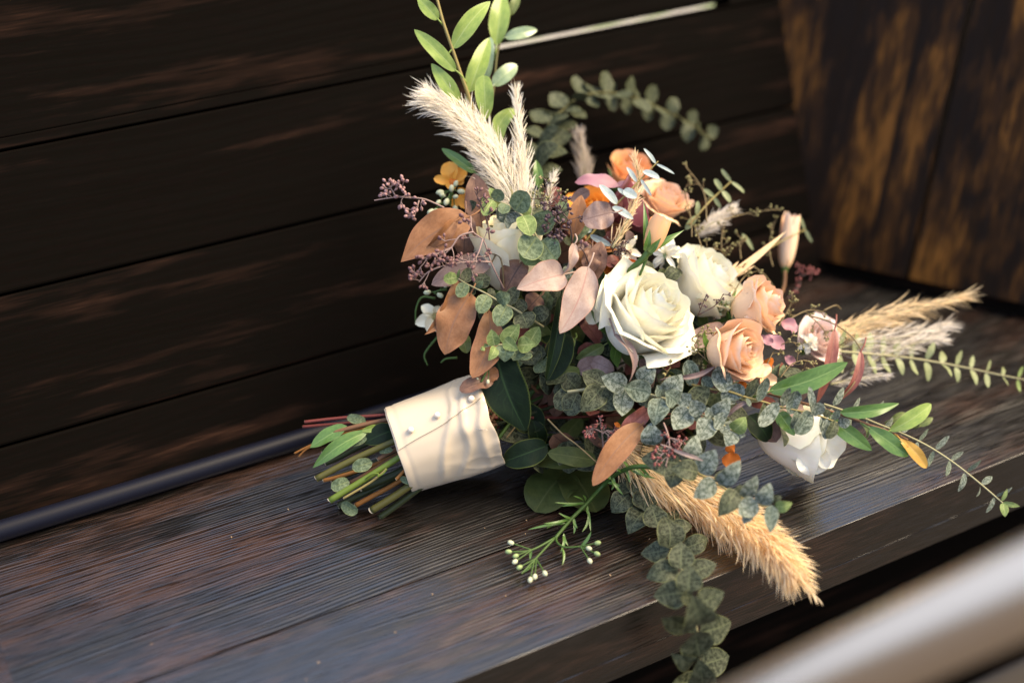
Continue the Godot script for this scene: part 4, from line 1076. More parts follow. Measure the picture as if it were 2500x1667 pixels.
func broad_leaves() -> void:
	var one := func(m: String, a: Vector3, b: Vector3, w: float, o: Dictionary, label := "", face := OUT, called := "leaf") -> void:
		o.nu = 10
		o.nv = o.get("nv", 22)
		o.wave = maxf(o.get("wave", .06), rng.randf_range(.10, .24)) if called == "dry_leaf" else o.get("wave", .08)
		o.irr = .05 if called == "dry_leaf" else .03
		o.droop = rng.randf_range(-.05, .12)
		var q := Acc.new()
		o.ph = rng.randf() * 6.0
		q.leaf(a, b, w * .01, face + rv() * .15, o)
		var out := (a - b).normalized() * minf(.012, a.distance_to(b) * .3)
		q.tube([a + (b - a) * .06, a + out * .4 + rv() * .001, a + out - face.normalized() * .004], .0006, .0008, 6, 3)
		put(bouquet, called, q.mesh(), M[m], label)
	# dry tan leaves on the left
	one.call("brown0", p(-1.45,20.87,-6.48), p(-7.23,18.18,-6.85), 3.07, {a = .55, b = 1.00, fold = .14, arch = .05, wave = .1, bend = .06}, "large tan leaf at the left edge of the bouquet", OUT, "dry_leaf")
	one.call("brown1", p(-2.73,20.84,-6.36), p(-5.45,19.15,-6.14), 1.18, {a = .5, b = 0.95, fold = .5, arch = .12, twist = .8}, "", OUT + Vector3(.5, 0, 0), "dry_leaf")
	one.call("brown1", p(-2.74,15.69,-3.91), p(-6.13,12.27,-2.01), 2.95, {a = .6, b = 0.75, fold = .12, arch = .04, wave = .16, bend = .05}, "broad tan leaf pointing down above the satin wrap", OUT, "dry_leaf")
	one.call("brown2", p(-2.97,16.19,-5.2), p(-6.86,13.13,-3.85), 1.42, {a = .6, b = 0.95, fold = .5, arch = .03, wave = .2, bend = -.10, twist = .9}, "", OUT, "dry_leaf")
	one.call("brown0", p(-1.88,14.61,-2.66), p(-4.8,10.73,0.1), 2.36, {a = .75, b = 0.70, fold = .12, arch = .04, wave = .14, bend = -.12}, "tan leaf hanging onto the satin wrap", OUT, "dry_leaf")
	one.call("umber", p(-2.97,9.93,0.07), p(-5.84,9.84,-.12), 1.25, {a = .55, b = .5, fold = .15, arch = .15}, "", OUT + Vector3(0, .5, 0), "dry_leaf")
	one.call("brown2", p(-2.7,10.78,-.78), p(-3.49,9.82,0.13), 1.42, {a = .55, b = 0.65}, "", OUT, "dry_leaf")
	one.call("umber", p(0.76,18.35,-8.44), p(1.44,21.97,-11.04), 2.1, {a = .55, b = .7, fold = .15}, "dark brown leaf behind the berries", OUT, "dry_leaf")
	one.call("umber", p(-.83,20.06,-8.39), p(-1.87,17.23,-6.68), 2.0, {a = .5, b = .6, fold = .15}, "", OUT, "dry_leaf")
	one.call("umber", p(1.88,17.3,-3.83), p(-.23,15.43,-3.13), 2.2, {a = .5, b = .6, fold = .2}, "", OUT + Vector3(-.4, 0, 0), "dry_leaf")
	one.call("taupe", p(0.38,17.2,-5.67), p(-4.85,15.78,-6.5), 2.1, {a = .6, b = .7, fold = .12}, "taupe leaf behind the left berries", OUT, "dry_leaf")
	one.call("umber", p(2.64,14.67,-2.47), p(1.41,13.86,-2.31), 1.6, {a = .5, b = .6}, "", OUT, "dry_leaf")
	one.call("mauve", p(5.24,17.91,0.32), p(1.51,14.04,2.34), 2.45, {a = .55, b = .8, fold = .16, arch = .05, wave = .08, bend = -.05}, "pale mauve leaf hanging left of the large white rose", OUT, "dry_leaf")
	one.call("mauve", p(3.6,17.31,-.44), p(-.37,17,-.82), 2.5, {a = .4, b = .85, fold = .2, arch = .06, cup = .2, wave = .12}, "folded pale mauve leaf with a sharp tip", OUT + Vector3(0, .35, 0), "dry_leaf")
	one.call("mauve", p(5.07,19.14,-1.46), p(3.27,17.18,-.26), 1.0, {a = .45, b = .6, fold = .5, twist = 1.4, wave = .3}, "", OUT + Vector3(.6, 0, 0), "dry_leaf")
	one.call("umber", p(6.11,15.99,-.52), p(7.38,18.78,-1.26), 1.6, {a = .5, b = .6, fold = .15}, "", OUT, "dry_leaf")
	one.call("brown2", p(6.41,18.27,-3.87), p(7.85,21.07,-5.06), 1.53, {a = .5, b = 0.75, fold = .15}, "", OUT, "dry_leaf")
	one.call("brown2", p(5.71,16.4,-1.71), p(6.94,17.95,-2.13), 1.65, {a = .5, b = 0.75, fold = .15}, "", OUT, "dry_leaf")
	one.call("taupe", p(8.89,20.64,-2.02), p(6.4,20.33,-2.52), 2.2, {a = .45, b = .45, fold = .06, cup = .15}, "round mauve grey disc leaf below the plum calla", OUT, "dry_leaf")
	one.call("umber", p(6.76,18.3,-1.54), p(6.02,16.74,-.57), 1.5, {a = .5, b = .5, fold = .15}, "", OUT, "dry_leaf")
	one.call("brown0", p(5.07,8.48,8.83), p(-.03,5.35,10.1), 1.95, {a = .5, b = 0.70, fold = .16, arch = .06, bend = .05}, "salmon tan leaf over the base of the golden plume", OUT, "dry_leaf")
	one.call("red_leaf", p(6.13,9.28,8.32), p(3.5,8,8.3), 1.3, {a = .5, b = .6, fold = .2}, "", OUT, "dry_leaf")
	one.call("taupe", p(11.68,10.92,4.58), p(15.54,11.97,4.65), 1.6, {a = .5, b = .5, fold = .1}, "taupe leaf between the white and peach roses", OUT, "dry_leaf")
	one.call("taupe", p(4.71,14.62,5.07), p(4.63,11.59,7.45), .62, {a = .4, b = .6, fold = .6, bend = -.22, twist = 1.6, arch = .04}, "curled thin mauve leaf in front of the white rose", OUT, "dry_leaf")
	one.call("taupe", p(8.33,11.15,7.95), p(11.4,11.85,9.16), .4, {a = .5, b = .6, fold = .6, bend = .08, twist = .6}, "", OUT, "dry_leaf")
	one.call("taupe", p(11.15,8.61,11.33), p(12.69,9.79,11.89), .35, {a = .5, b = .6, fold = .6, bend = -.1}, "", OUT, "dry_leaf")
	one.call("red_leaf", p(23.73,11.14,8.46), p(20.61,6.69,11.24), 1.0, {a = .5, b = .7, fold = .3}, "red brown leaf upright beside the pink flower", OUT, "dry_leaf")
	one.call("red_leaf", p(24.49,10.19,10.91), p(21.05,7.26,12.44), .75, {a = .5, b = .7, fold = .4, bend = -.12, twist = .8}, "", OUT, "dry_leaf")
	one.call("mauve", p(5.22,8.43,12.47), p(6.69,8.16,14.56), .3, {a = .5, b = .6, fold = .3}, "", OUT, "dry_leaf")
	one.call("red_leaf", p(8.75,7.32,9.56), p(11.09,8.52,10.02), 1.0, {a = .5, b = .7, fold = .2}, "", OUT, "dry_leaf")
	# deep green leaves
	one.call("salal", p(-2.04,12.02,-1.44), p(-2.1,6.85,3.29), 3.6, {a = .6, b = .75, fold = .2, arch = .03, tooth = .03, nv = 60, bend = .03}, "big dark green toothed leaf beside the satin wrap", OUT, "green_leaf")
	one.call("salal", p(3.23,15.48,-.42), p(0.57,10.04,2.24), 1.15, {a = .5, b = .6, fold = .4, tooth = .04, nv = 60}, "narrow dark green toothed leaf seen almost edge-on", OUT + Vector3(.5, 0, 0), "green_leaf")
	one.call("salal", p(3.58,12.37,0.11), p(1.32,9.27,1.32), 2.3, {a = .5, b = .6, fold = .2}, "", OUT, "green_leaf")
	one.call("salal", p(6.98,16.72,-1.37), p(6.74,14.85,0.1), 1.2, {a = .5, b = .6, fold = .2}, "", OUT, "green_leaf")
	one.call("olive", p(1.96,9.65,0.73), p(3.9,9.81,2.1), 1.0, {a = .5, b = .6, arch = .25}, "", OUT, "green_leaf")
	one.call("olive", p(-3.39,12.05,-4.38), p(-3.51,10.77,-3.26), 1.1, {a = .5, b = .6}, "", OUT, "green_leaf")
	one.call("lime", p(4.36,11.58,0.02), p(3.67,10.55,0.37), .45, {a = .5, b = .6}, "", OUT, "green_leaf")
	one.call("olive", p(6.25,11.07,1.44), p(3.97,10.04,0.9), 1.1, {a = .5, b = .6, fold = .3}, "", OUT, "green_leaf")
	one.call("cream_petal", p(6.92,14.53,0.16), p(5.26,12.95,0.63), 1.5, {a = .5, b = .5, cup = .4}, "", OUT, "outer_petal")
	# green branch on the right
	stem(bouquet, "green_branch", "stem_brown", [p(14.18,9.49,9.71), p(14.95,9.46,11.23), p(16.98,9.01,13.23), p(19.1,8.4,15.12), p(20.57,7.88,16.58), p(21.97,7.37,17.73), p(22.96,6.88,18.63)], .14, .09, "brown branch of glossy green leaves at the right")
	one.call("green", p(14.75,9.88,11.63), p(20.38,12,13.81), 1.65, {a = .6, b = .75, fold = .18, arch = .04, bend = .04}, "large glossy green leaf lying over the right sprigs", OUT, "green_leaf")
	one.call("green", p(18.99,8.62,15.17), p(22.93,9.48,17.3), 1.0, {a = .5, b = .8, fold = .3, bend = .05}, "", OUT, "green_leaf")
	one.call("lime", p(21.75,7.54,17.75), p(24.87,9.54,18.61), 1.25, {a = .7, b = .6, fold = .2, bend = .03}, "bright yellow green leaf at the branch tip", OUT, "green_leaf")
	one.call("green", p(18.41,7.98,15.03), p(20.11,6.41,17.91), 1.25, {a = .5, b = .7, fold = .2}, "", OUT, "green_leaf")
	one.call("green", p(20.56,7.69,16.71), p(22.44,6.04,19.48), 1.25, {a = .6, b = .6, fold = .2, arch = .08}, "", OUT, "green_leaf")
	one.call("amber_leaf", p(22.33,7.08,18.41), p(23.27,5.41,20.66), .95, {a = .8, b = .6, fold = .2, bend = -.05}, "orange yellow leaf at the branch tip", OUT, "green_leaf")
	one.call("amber_leaf", p(22.2,7.2,18.52), p(22.44,6.56,19.37), .4, {a = .6, b = .6}, "", OUT, "green_leaf")
	one.call("green", p(15.57,7.95,12.11), p(15.95,6.68,13.78), 1.2, {a = .4, b = .8, fold = .2}, "", OUT, "green_leaf")
	one.call("olive", p(20.14,7.94,16.3), p(20.29,6.96,17.08), .3, {a = .5, b = .6, bend = -.2}, "", OUT, "green_leaf")
	one.call("olive", p(26.38,4.29,13.48), p(27.62,4.87,13.76), .7, {}, "", OUT, "green_leaf")
	one.call("olive", p(28.29,3.95,14.79), p(29.47,4.52,15.04), .6, {}, "", OUT, "green_leaf")
	# tall green shoots at the top
	stem(bouquet, "green_shoot", "stem_yellow", [p(2.21,34.74,-19.04), p(2.2,33.89,-18.44), p(2.16,32.41,-17.41), p(2.33,30.65,-16.33), p(2.58,28.69,-15.33), p(2.85,27.05,-14.55), p(3.13,25,-13.74), p(3.69,22.26,-12.69)], .11, .16, "tall green shoot leaving the top of the picture")
	one.call("lime", p(1.88,32.57,-17.68), p(0.79,34.17,-19.16), 1.1, {a = .6, b = .8, fold = .18}, "", OUT, "green_leaf")
	one.call("lime", p(2.38,30.54,-16.22), p(6.08,33.71,-16.69), 1.5, {a = .6, b = .8, fold = .25, bend = -.04}, "broad leaf of the tall shoot, pale on one half", OUT, "green_leaf")
	one.call("lime", p(2.22,28.93,-15.43), p(0,31.95,-18.29), 1.25, {a = .6, b = .8, fold = .18}, "", OUT, "green_leaf")
	one.call("lime", p(2,26.7,-14.51), p(0.66,29.48,-16.7), 1.25, {a = .6, b = .8, fold = .18}, "", OUT, "green_leaf")
	stem(bouquet, "green_shoot", "stem_olive", [p(11.35,32.31,-21.65), p(9.77,30.34,-20.45), p(8.14,28.39,-19.29), p(6.59,26.08,-17.17), p(5.07,24.04,-15.22), p(4.46,22.05,-12.78)], .09, .12, "second green shoot, out of focus")
	one.call("lime", p(8.13,28.72,-19.54), p(10.01,32.47,-21.84), 1.7, {a = .6, b = .7, fold = .3}, "", OUT, "green_leaf")
	one.call("pale_green", p(8.93,29.28,-19.49), p(11.74,29.69,-18.89), 1.0, {a = .5, b = .6, fold = .2}, "", OUT, "green_leaf")
	one.call("olive", p(9.99,30.68,-20.57), p(11.3,32.15,-21.29), .8, {a = .5, b = .6, fold = .2}, "", OUT, "green_leaf")
	one.call("lime", p(3.59,26.7,-15.91), p(6.45,30.42,-17.65), 1.5, {a = .5, b = .7, fold = .25}, "", OUT, "green_leaf")
	one.call("pale_green", p(5.24,26.46,-16.84), p(7.19,29.91,-18.89), 1.5, {a = .5, b = .6, fold = .25}, "", OUT, "green_leaf")
	one.call("pale_green", p(6.59,26.25,-17.29), p(9.03,27.62,-17.57), 1.35, {a = .5, b = .6, fold = .2}, "", OUT, "green_leaf")
	one.call("lime", p(3.86,25.21,-13.49), p(4.43,28.37,-14.88), 1.5, {a = .6, b = .4, fold = .2}, "", OUT, "green_leaf")
	one.call("lime", p(4.61,22.91,-12.64), p(6.55,25.61,-13.49), 1.3, {a = .6, b = .45, fold = .2, bend = -.2}, "", OUT, "green_leaf")
	one.call("salal", p(1.4,24.41,-14.83), p(0.68,25.7,-16.15), .9, {a = .5, b = .6}, "", OUT, "green_leaf")
	one.call("green", p(2.15,21.39,-12.26), p(0.27,23.06,-14.5), .85, {a = .5, b = .7, fold = .3}, "", OUT, "green_leaf")
	one.call("green", p(6.82,19.87,-9.91), p(7.19,21.83,-11.1), .8, {a = .5, b = .7, fold = .3}, "", OUT, "green_leaf")
	# leaves under the head, down on the seat
	one.call("deep_olive", p(2.41,4.33,6.8), p(-1.58,1.5,0.25), 2.2, {a = .5, b = .7, fold = .1}, "broad olive leaf under the head of the bouquet", Vector3(-.1, .9, .3), "green_leaf")
	one.call("deep_olive", p(2.21,1.2,3.05), p(-2.05,0.4,5.02), 4.2, {a = .45, b = .5, fold = .08}, "", Vector3(0, 1, .1), "green_leaf")
	one.call("deep_olive", p(2.34,1.2,3.13), p(1.94,0.4,7.78), 4.2, {a = .45, b = .5, fold = .08}, "", Vector3(0, 1, .1), "green_leaf")
	one.call("deep_olive", p(2.26,4.88,7), p(-.87,5.37,4.9), 1.5, {a = .5, b = .6, fold = .1}, "", OUT, "green_leaf")
	one.call("salal", p(-.09,4.97,3.59), p(-3.5,3.85,2.49), 2.2, {a = .5, b = .6, fold = .15}, "", OUT, "green_leaf")
	# thin green tendrils at lower left
	for t in [[p(-3.31,12.72,-9.13), p(-4.22,12.8,-9.69), p(-4.87,12.04,-9.52), p(-5.2,11.1,-9.03)], [p(-3.86,10.15,-7.6), p(-4.91,9.25,-7.54), p(-5.3,8.72,-7.39), p(-5.25,8.12,-6.93)], [p(-3.37,9.18,-5.29), p(-4.17,9.11,-5.68), p(-4.63,8.85,-5.75)]]:
		stem(bouquet, "tendril", "stem_green", t, .10, .06)


func berries() -> void:
	seeds("dusty purple berry spray sticking out at the left", "berry_dusty", "twig_pale", [[p(-1.98,20.3,-9.74), p(-3.11,20.86,-10.77), p(-4.08,20.96,-11.39), p(-5.15,21,-12.01), p(-6.65,20.79,-12.7)], [p(-5.08,21,-11.97), p(-5.22,21.49,-12.4), p(-5.47,21.93,-12.58)], [p(-3.56,20.79,-10.97), p(-4.01,20.25,-10.57), p(-4.22,19.9,-10.44)], [p(-4.15,20.96,-11.43), p(-4.4,21.35,-11.84), p(-4.42,21.73,-12.13)]], {twigs = 5, long = .5, each = 3, from = .3, size = .38, stalk = .28})
	seeds("large spray of brown purple berries over the tan leaf", "berry", "twig_pale", [[p(-.14,15.65,-3.38), p(-.94,17.87,-3.92), p(-1.25,19.56,-4.49), p(-1.96,20.39,-4.93), p(-1.63,21.19,-5.86)], [p(-1.93,20.35,-4.89), p(-3.04,20.22,-5.01), p(-3.86,19.53,-4.84), p(-4.83,18.85,-4.9), p(-5.51,18.45,-4.99)], [p(-1.16,18.1,-3.67), p(-2.74,18.52,-3.77), p(-3.98,18.45,-4.14), p(-5,18.28,-4.59)], [p(-5,18.28,-4.59), p(-5.95,17.91,-4.85), p(-6.69,17.3,-4.83)], [p(-1.37,19.79,-4.44), p(-2.19,18.96,-3.77), p(-3.01,18.45,-3.59)], [p(-3.79,19.53,-4.8), p(-5.18,19.05,-5.24), p(-5.8,18.85,-5.44)]], {twigs = 5, long = 1.0, each = 3, from = .3, size = .38, stalk = .34, r = .075})
	seeds("berry twig rising beside the eucalyptus tip", "berry", "twig", [[p(-.42,18.72,-5.04), p(-.13,20.23,-5.96), p(-.27,21.42,-6.62), p(-.44,22.38,-7.39)]], {twigs = 7, long = .55, each = 3, from = .35, size = .31, stalk = .2})
	seeds("dense cluster of dark purple berries under the plume", "berry_dark", "twig", [[p(5.68,18.39,-2.75), p(5.6,20.05,-3.16), p(5.17,20.9,-3.74), p(4.94,21.52,-4.31)], [p(4.1,18.25,-3.93), p(4.41,19.64,-3.53), p(4.71,20.23,-3.25)], [p(5.37,19.5,-2.9), p(4.72,19.82,-2.95), p(4.4,19.68,-3.03)]], {twigs = 7, long = .9, each = 4, from = .25, size = .37, stalk = .32})
	seeds("olive seed twig above the dark berries", "berry_olive", "twig", [[p(4.74,19.64,-4.57), p(5.05,20.89,-5.29), p(5.06,21.84,-5.82), p(5.3,22.6,-6.24)], [p(5.04,20.75,-5.19), p(5.63,21.35,-5.16), p(6.11,21.77,-5.18)], [p(5.01,20.75,-5.21), p(4.5,21.14,-5.64), p(4.29,21.42,-5.95)]], {twigs = 5, long = .5, each = 3, from = .4, size = .24, stalk = .15, r = .05})
	seeds("small berry bunch above the mauve leaf", "berry", "twig", [[p(6,17.32,-.72), p(5.56,18.46,-.7), p(5.26,19.03,-1.01)]], {twigs = 3, long = .35, each = 4, from = .7, size = .33, stalk = .22})
	seeds("red brown seed heads below the blue gum row", "berry_red", "twig_pale", [[p(2.73,5.79,7.29), p(2.61,7.48,7.1), p(2.69,8.56,6.64)], [p(2.61,7.48,7.1), p(1.97,7.84,6.76), p(1.55,7.47,6.78)], [p(2.57,7.36,7.16), p(2.93,7.71,7.38), p(3.14,7.59,7.58)]], {twigs = 5, long = .5, each = 4, from = .3, size = .24, stalk = .2})
	seeds("dark red berry spray hanging over the golden plume", "berry_red", "twig_pale", [[p(6.07,9.06,10.19), p(5.63,8.82,11.47), p(5.15,8.17,12.35), p(4.48,7.41,12.92)], [p(5.59,8.7,11.54), p(5.85,8.87,12.23), p(6.14,8.64,12.56)], [p(5.19,8.29,12.28), p(4.5,8.05,12.33), p(4.15,7.7,12.39)]], {twigs = 6, long = .5, each = 3, from = .3, size = .29, stalk = .18})
	for s in [[[p(18.62,17.06,-2.67), p(20.16,17.99,-5.16), p(20.47,18.69,-6.84), p(19.95,19.66,-7.82)], "olive seed twig against the dark corner"], [[p(21.04,16.33,-3.48), p(24.05,15.86,-4.17), p(26.95,15.72,-3.8)], "olive seed twig reaching right"], [[p(17.24,16.03,-2.7), p(18.12,16.96,-4.21), p(18.75,18.25,-6.14), p(19.06,18.69,-6.27)], "olive seed twig behind the peach rose"], [[p(19.53,13.66,-1.08), p(20.39,14.75,-2.73), p(21.65,15.7,-4.04)], "olive seed twig above the white rose"], [[p(21.45,13.53,-1.26), p(22.26,14.11,-2.57), p(22.45,14.46,-2.71)], "short olive seed twig in the shade"], [[p(16.88,14.83,-2.04), p(19.13,14.7,-2.04), p(19.79,14.53,-1.55)], "olive seed twig beside the pale tuft"], [[p(24.81,12.04,-1.02), p(25.53,12.9,-2.58), p(27.07,14.33,-4.08)], "olive seed twig by the blurred bud"], [[p(17.72,15.26,-1.88), p(18.22,16.09,-3.54), p(18.6,16.85,-5.22)], "olive seed twig left of the pale tuft"]]:
		seeds(s[1], "berry_olive", "twig_olive", [s[0]], {twigs = 6, long = .7, each = 3, from = .3, size = .23, stalk = .2, r = .06})
	seeds("thin dark twig in front of the second white rose", "berry_dark", "twig", [[p(13.31,13.06,3.97), p(13.52,13.84,4.07), p(14,14.76,3.95)], [p(13.41,13.14,3.97), p(14.58,14,4.55), p(15.2,14.84,4.56)]], {twigs = 4, long = .4, each = 2, from = .4, size = .22, stalk = .15, r = .05})
	seeds("dark berry twig behind the orange bud", "berry_dark", "twig", [[p(9.56,16.07,-1.62), p(9.69,17.06,-2.26), p(9.76,17.56,-2.58)], [p(10.64,16.54,-1.89), p(10.06,17.15,-2.11), p(9.34,17.31,-2.63)]], {twigs = 6, long = .5, each = 3, from = .2, size = .22, stalk = .2})
	seeds("olive seed twig under the white rose", "berry_olive", "twig_olive", [[p(7.87,10.12,7.08), p(8.32,11.14,7.14), p(8.67,11.46,7.11)], [p(10.57,10.78,6.76), p(10.85,11.42,6.46), p(11.09,11.66,6.42)]], {twigs = 4, long = .4, each = 2, from = .3, size = .26, stalk = .15})
	seeds("olive seed twig right of the peach rose", "berry_olive", "twig_olive", [[p(20.45,10.85,5.49), p(22.29,11.73,4.54), p(22.62,12.42,4.23)], [p(21.15,11.2,5.63), p(23.38,11.38,5.4), p(24.84,11.01,5.81)]], {twigs = 5, long = .5, each = 3, from = .3, size = .24, stalk = .18})
	for s in [[[p(11.53,11.7,5.3), p(11.94,12.35,5.47), p(12.66,12.51,5.75), p(13.45,12.51,5.79)], "olive seed twig between the white and peach roses"], [[p(12.08,10.89,8.2), p(11.61,11.53,7.49), p(11.42,11.85,6.74), p(11.42,12.23,6.21)], "olive seed twig left of the peach rose"], [[p(16.54,10.37,9.04), p(17.71,11.11,8.5), p(18.94,11.29,8.38), p(20.12,10.91,8.63)], "olive seed twig beside the loose mauve petals"], [[p(17.19,9.49,10.04), p(18.55,10.1,9.68), p(19.94,10.06,9.82), p(20.43,9.38,10.57)], "olive seed twig above the large glossy leaf"], [[p(23.31,11.15,5.53), p(24.02,10.33,6.5), p(23.8,9.82,8.1), p(24.64,9.47,8.82)], "olive seed twig across the pale pink flower"], [[p(17.68,12.82,2.53), p(19.27,13.43,1.64), p(20.53,13.45,0.98), p(21.96,13.14,0.65)], "olive seed twig under the dry reeds"], [[p(15.1,14.94,-.41), p(16.52,15.05,-1.05), p(17.51,14.55,-.82), p(18.18,13.88,-.64)], "olive seed twig above the second white rose"]]:
		seeds(s[1], "berry_olive", "twig_olive", [s[0]], {twigs = 7, long = .7, each = 3, from = .2, size = .23, stalk = .2, r = .055})
	# wiry brown twigs
	for t in [[p(22.79,11.54,6.3), p(24.19,11.08,7.41), p(25.33,10.16,8.71), p(25.13,9.77,10.22)], [p(25.09,9.66,10.28), p(23.94,8.84,11.57), p(22.54,8.38,12.47), p(21.17,7.26,12.5)], [p(25.19,10.87,5.42), p(26.45,10.97,5.38), p(27.05,10.48,5.4)], [p(-.53,17.36,-4.67), p(-.05,18.14,-4.7), p(-.04,18.79,-4.88), p(-.37,18.65,-4.96)], [p(-.1,15.6,-3.45), p(0.06,17.11,-3.9), p(0.08,17.87,-4.43), p(-.36,18.07,-4.82)], [p(-2.38,4.87,1.04), p(-1.17,5.47,0.61)], [p(22.77,12.52,-1.15), p(23.46,11.82,-.26), p(23.31,11.34,1.34)], [p(0.02,7.29,3.35), p(0.3,6.89,5.15), p(0.82,6.51,6.52), p(1.56,5.66,8.08)]]:
		stem(bouquet, "twig", "twig_olive", t, .07, .05)
	# plum seed spikes by the far bud
	seeds("plum coloured seed spike by the blurred bud", "berry_red", "twig", [[p(26.39,8.72,-.47), p(28.23,9.22,-1.15), p(28.61,10.77,-2.04)], [p(28.61,9.86,-1.39), p(29.26,10.13,-1.22), p(29.51,10.04,-1.02)]], {twigs = 9, long = .35, each = 4, from = .2, size = .24, stalk = .15})


func fillers() -> void:
	# feathery green stem with small buds, lying on the seat
	var f := stem(bouquet, "wax_flower", "stem_green", [p(5.86,6.27,12.75), p(3.8,6.24,10.81), p(2.99,5.05,9.31), p(2.9,2.4,7.24), p(0.84,1.6,7.83), p(-.68,1.3,8.38), p(-2.81,1,9.46)], .2, .13, "feathery green stem with pale buds lying on the seat")
	var arms := [[p(-2.78,1,9.4), p(-5.05,1,9.78), p(-6.49,1.1,9.35)], [p(-2.78,1,9.4), p(-5.13,0.9,10.62), p(-6.92,0.8,11.52)], [p(-1.75,1.1,8.92), p(-2.81,1,9.58), p(-2.78,1,10.64), p(-1.84,1.2,11.39)]]
	for arm in arms:
		stem(f, "twig", "stem_green", arm, .1, .06)
	for t in [[p(-5.05,1,9.78), p(-6.13,1.3,8.69)], [p(-5.05,1,9.78), p(-6.71,1,10.3)], [p(-5.13,0.9,10.62), p(-6.6,0.8,10.82)], [p(-5.13,0.9,10.62), p(-6.1,0.7,12.09)], [p(-5.3,0.9,10.64), p(-6.51,0.6,12.13)], [p(-5.19,0.9,10.59), p(-5.38,0.8,12.22)], [p(-5.27,1,9.75), p(-6.34,1,9.79)], [p(-1.84,1.2,11.39), p(-.8,1.6,12.08)], [p(-1.84,1.2,11.39), p(-1.18,1.2,12.65)], [p(-1.78,1.2,11.43), p(-1.89,1,12.85)], [p(-1.67,1.2,11.37), p(-1.45,1.3,11.94)], [p(-6.49,1.1,9.35), p(-6.64,1.1,9.26)]]:
		stem(f, "twig", "stem_green", t, .06, .05)
		var d := ((t[1] as Vector3) - (t[0] as Vector3)).normalized()
		var b := Acc.new()
		b.ball((t[1] as Vector3) + d * .001, d, .0019, .0052, -.9, 9, 7)
		put(f, "flower_bud", b.mesh(), M.bud_white if rng.randf() < .55 else M.bud_green)
	var needles := []
	for s in [[p(0.96,1.6,7.63), p(-1.53,2.4,7.25)], [p(1.03,1.6,7.53), p(-.8,1.5,6.9)], [p(0.95,1.7,7.5), p(-.02,2.6,7.46)], [p(1.02,1.7,7.54), p(0.66,2.6,7.74)], [p(1.1,1.5,7.83), p(0.7,1.2,8.76)], [p(0.94,1.3,8.24), p(-.44,0.5,9.46)], [p(0.99,1.3,8.01), p(0.37,0.4,9.47)], [p(-.68,1.3,8.38), p(-1.73,2.1,8.15)], [p(-.8,1.3,8.31), p(-2.97,1.6,8.17)], [p(-.86,1.3,8.41), p(-3,1.2,8.36)], [p(-1.28,1.2,8.55), p(-4,1,7.6)], [p(-.55,1.3,8.46), p(-.75,1,9.34)], [p(-.67,1.2,8.51), p(-1.09,0.6,9.36)], [p(-2.09,1,9.48), p(-2.99,0.5,10.54)], [p(-2.87,0.9,10.66), p(-3.55,0.4,11.76)], [p(-1.97,1,9.29), p(-2.08,0.5,10.18)], [p(-1.7,1.2,11.42), p(-.91,2.2,11.42)], [p(-5.13,1,9.78), p(-5.48,0.6,10.26)], [p(-5.24,0.9,10.68), p(-6.81,0.3,11.05)], [p(2.22,4.57,9.23), p(2.58,3.73,10.3)], [p(2.38,4.69,9.23), p(2,3.84,9.62)], [p(3.17,5.48,9.78), p(3.02,4.82,10.57)], [p(3.37,5.54,9.99), p(4.85,5.18,11.61)], [p(3.54,5.72,10.22), p(4.02,5.3,11.32)], [p(3.02,5.17,9.51), p(2.42,5.66,9.37)], [p(3.31,5.54,9.82), p(2.75,6.38,9.58)], [p(3.87,6,10.48), p(4.21,5.55,11.53)], [p(2.22,4.57,9.23), p(1.66,5.18,9.02)], [p(1.99,4.2,9.09), p(2.7,4.09,9.84)]]:
		leaf(f, "needle", "green", s[0], s[1], .22, Vector3(-.2, .8, .4), {a = .4, b = .7, fold = .3, bend = rng.randf_range(-.12, .12), arch = rng.randf_range(-.05, .15), nu = 2, nv = 8})
	# leaves and stalks that fill the inside of the head
	var at := p(8.74,7.61,-1.44)
	var e1 := Vector3(0.87,0,0.49)
	var e2 := Vector3(0.26,0.85,-.46)
	var e3 := Vector3(-.41,0.53,0.74)
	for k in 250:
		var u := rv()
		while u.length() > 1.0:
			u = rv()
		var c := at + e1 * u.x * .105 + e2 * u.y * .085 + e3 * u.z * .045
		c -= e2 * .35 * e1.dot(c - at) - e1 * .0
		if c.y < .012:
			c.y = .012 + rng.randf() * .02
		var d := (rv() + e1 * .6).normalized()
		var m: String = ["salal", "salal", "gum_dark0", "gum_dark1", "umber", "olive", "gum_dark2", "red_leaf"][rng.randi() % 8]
		leaf(bouquet, "inner_leaf", m, c - d * .013, c + d * .016, rng.randf_range(1.2, 2.2), OUT + rv() * .8, {a = .5, b = .6, arch = rng.randf_range(-.1, .2)})
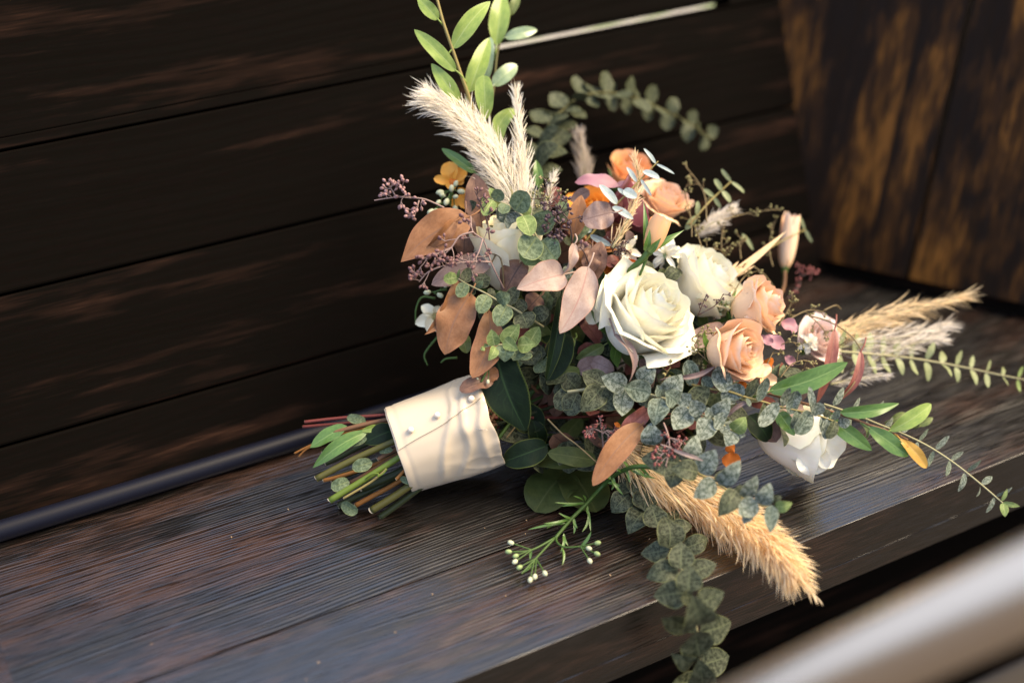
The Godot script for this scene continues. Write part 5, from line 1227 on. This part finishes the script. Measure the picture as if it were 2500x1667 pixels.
	# dark foliage between the satin wrap and the front sprigs
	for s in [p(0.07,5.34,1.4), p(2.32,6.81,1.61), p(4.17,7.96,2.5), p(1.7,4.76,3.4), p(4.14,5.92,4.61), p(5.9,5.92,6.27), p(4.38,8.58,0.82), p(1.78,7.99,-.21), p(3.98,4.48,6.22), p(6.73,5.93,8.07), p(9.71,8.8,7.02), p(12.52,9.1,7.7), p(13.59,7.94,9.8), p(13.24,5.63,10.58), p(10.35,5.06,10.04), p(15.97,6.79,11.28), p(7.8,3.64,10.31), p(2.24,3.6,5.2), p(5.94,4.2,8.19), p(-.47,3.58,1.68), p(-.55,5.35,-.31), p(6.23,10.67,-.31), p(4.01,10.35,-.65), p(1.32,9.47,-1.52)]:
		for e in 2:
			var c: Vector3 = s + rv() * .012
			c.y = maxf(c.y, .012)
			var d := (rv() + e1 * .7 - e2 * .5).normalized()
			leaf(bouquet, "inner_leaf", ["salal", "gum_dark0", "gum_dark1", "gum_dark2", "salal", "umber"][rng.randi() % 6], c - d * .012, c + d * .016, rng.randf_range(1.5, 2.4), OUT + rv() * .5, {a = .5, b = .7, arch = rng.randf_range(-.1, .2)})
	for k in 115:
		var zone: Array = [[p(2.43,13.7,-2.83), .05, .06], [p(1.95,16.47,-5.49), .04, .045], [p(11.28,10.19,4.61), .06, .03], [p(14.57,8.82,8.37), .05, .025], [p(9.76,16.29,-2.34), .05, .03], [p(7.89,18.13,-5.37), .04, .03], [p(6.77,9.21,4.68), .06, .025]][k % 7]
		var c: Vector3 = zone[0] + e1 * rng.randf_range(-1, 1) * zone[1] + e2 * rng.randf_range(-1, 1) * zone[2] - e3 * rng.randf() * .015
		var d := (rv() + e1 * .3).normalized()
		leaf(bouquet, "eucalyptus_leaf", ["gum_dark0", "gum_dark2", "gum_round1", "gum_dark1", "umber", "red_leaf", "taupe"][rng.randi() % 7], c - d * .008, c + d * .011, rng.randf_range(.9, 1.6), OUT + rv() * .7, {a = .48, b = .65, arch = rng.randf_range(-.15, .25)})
	var neck := p(-3.8,5.53,-.77)
	for k in 26:
		var u := rv()
		var c := at + e1 * u.x * .07 + e2 * u.y * .07 + e3 * (u.z * .03 - .01)
		stem(bouquet, "inner_stem", ["stem_dark", "stem_green", "stem_brown", "stem_red"][k % 4], [neck + rv() * .014, neck.lerp(c, .45) + rv() * .008, c], .16, .09)
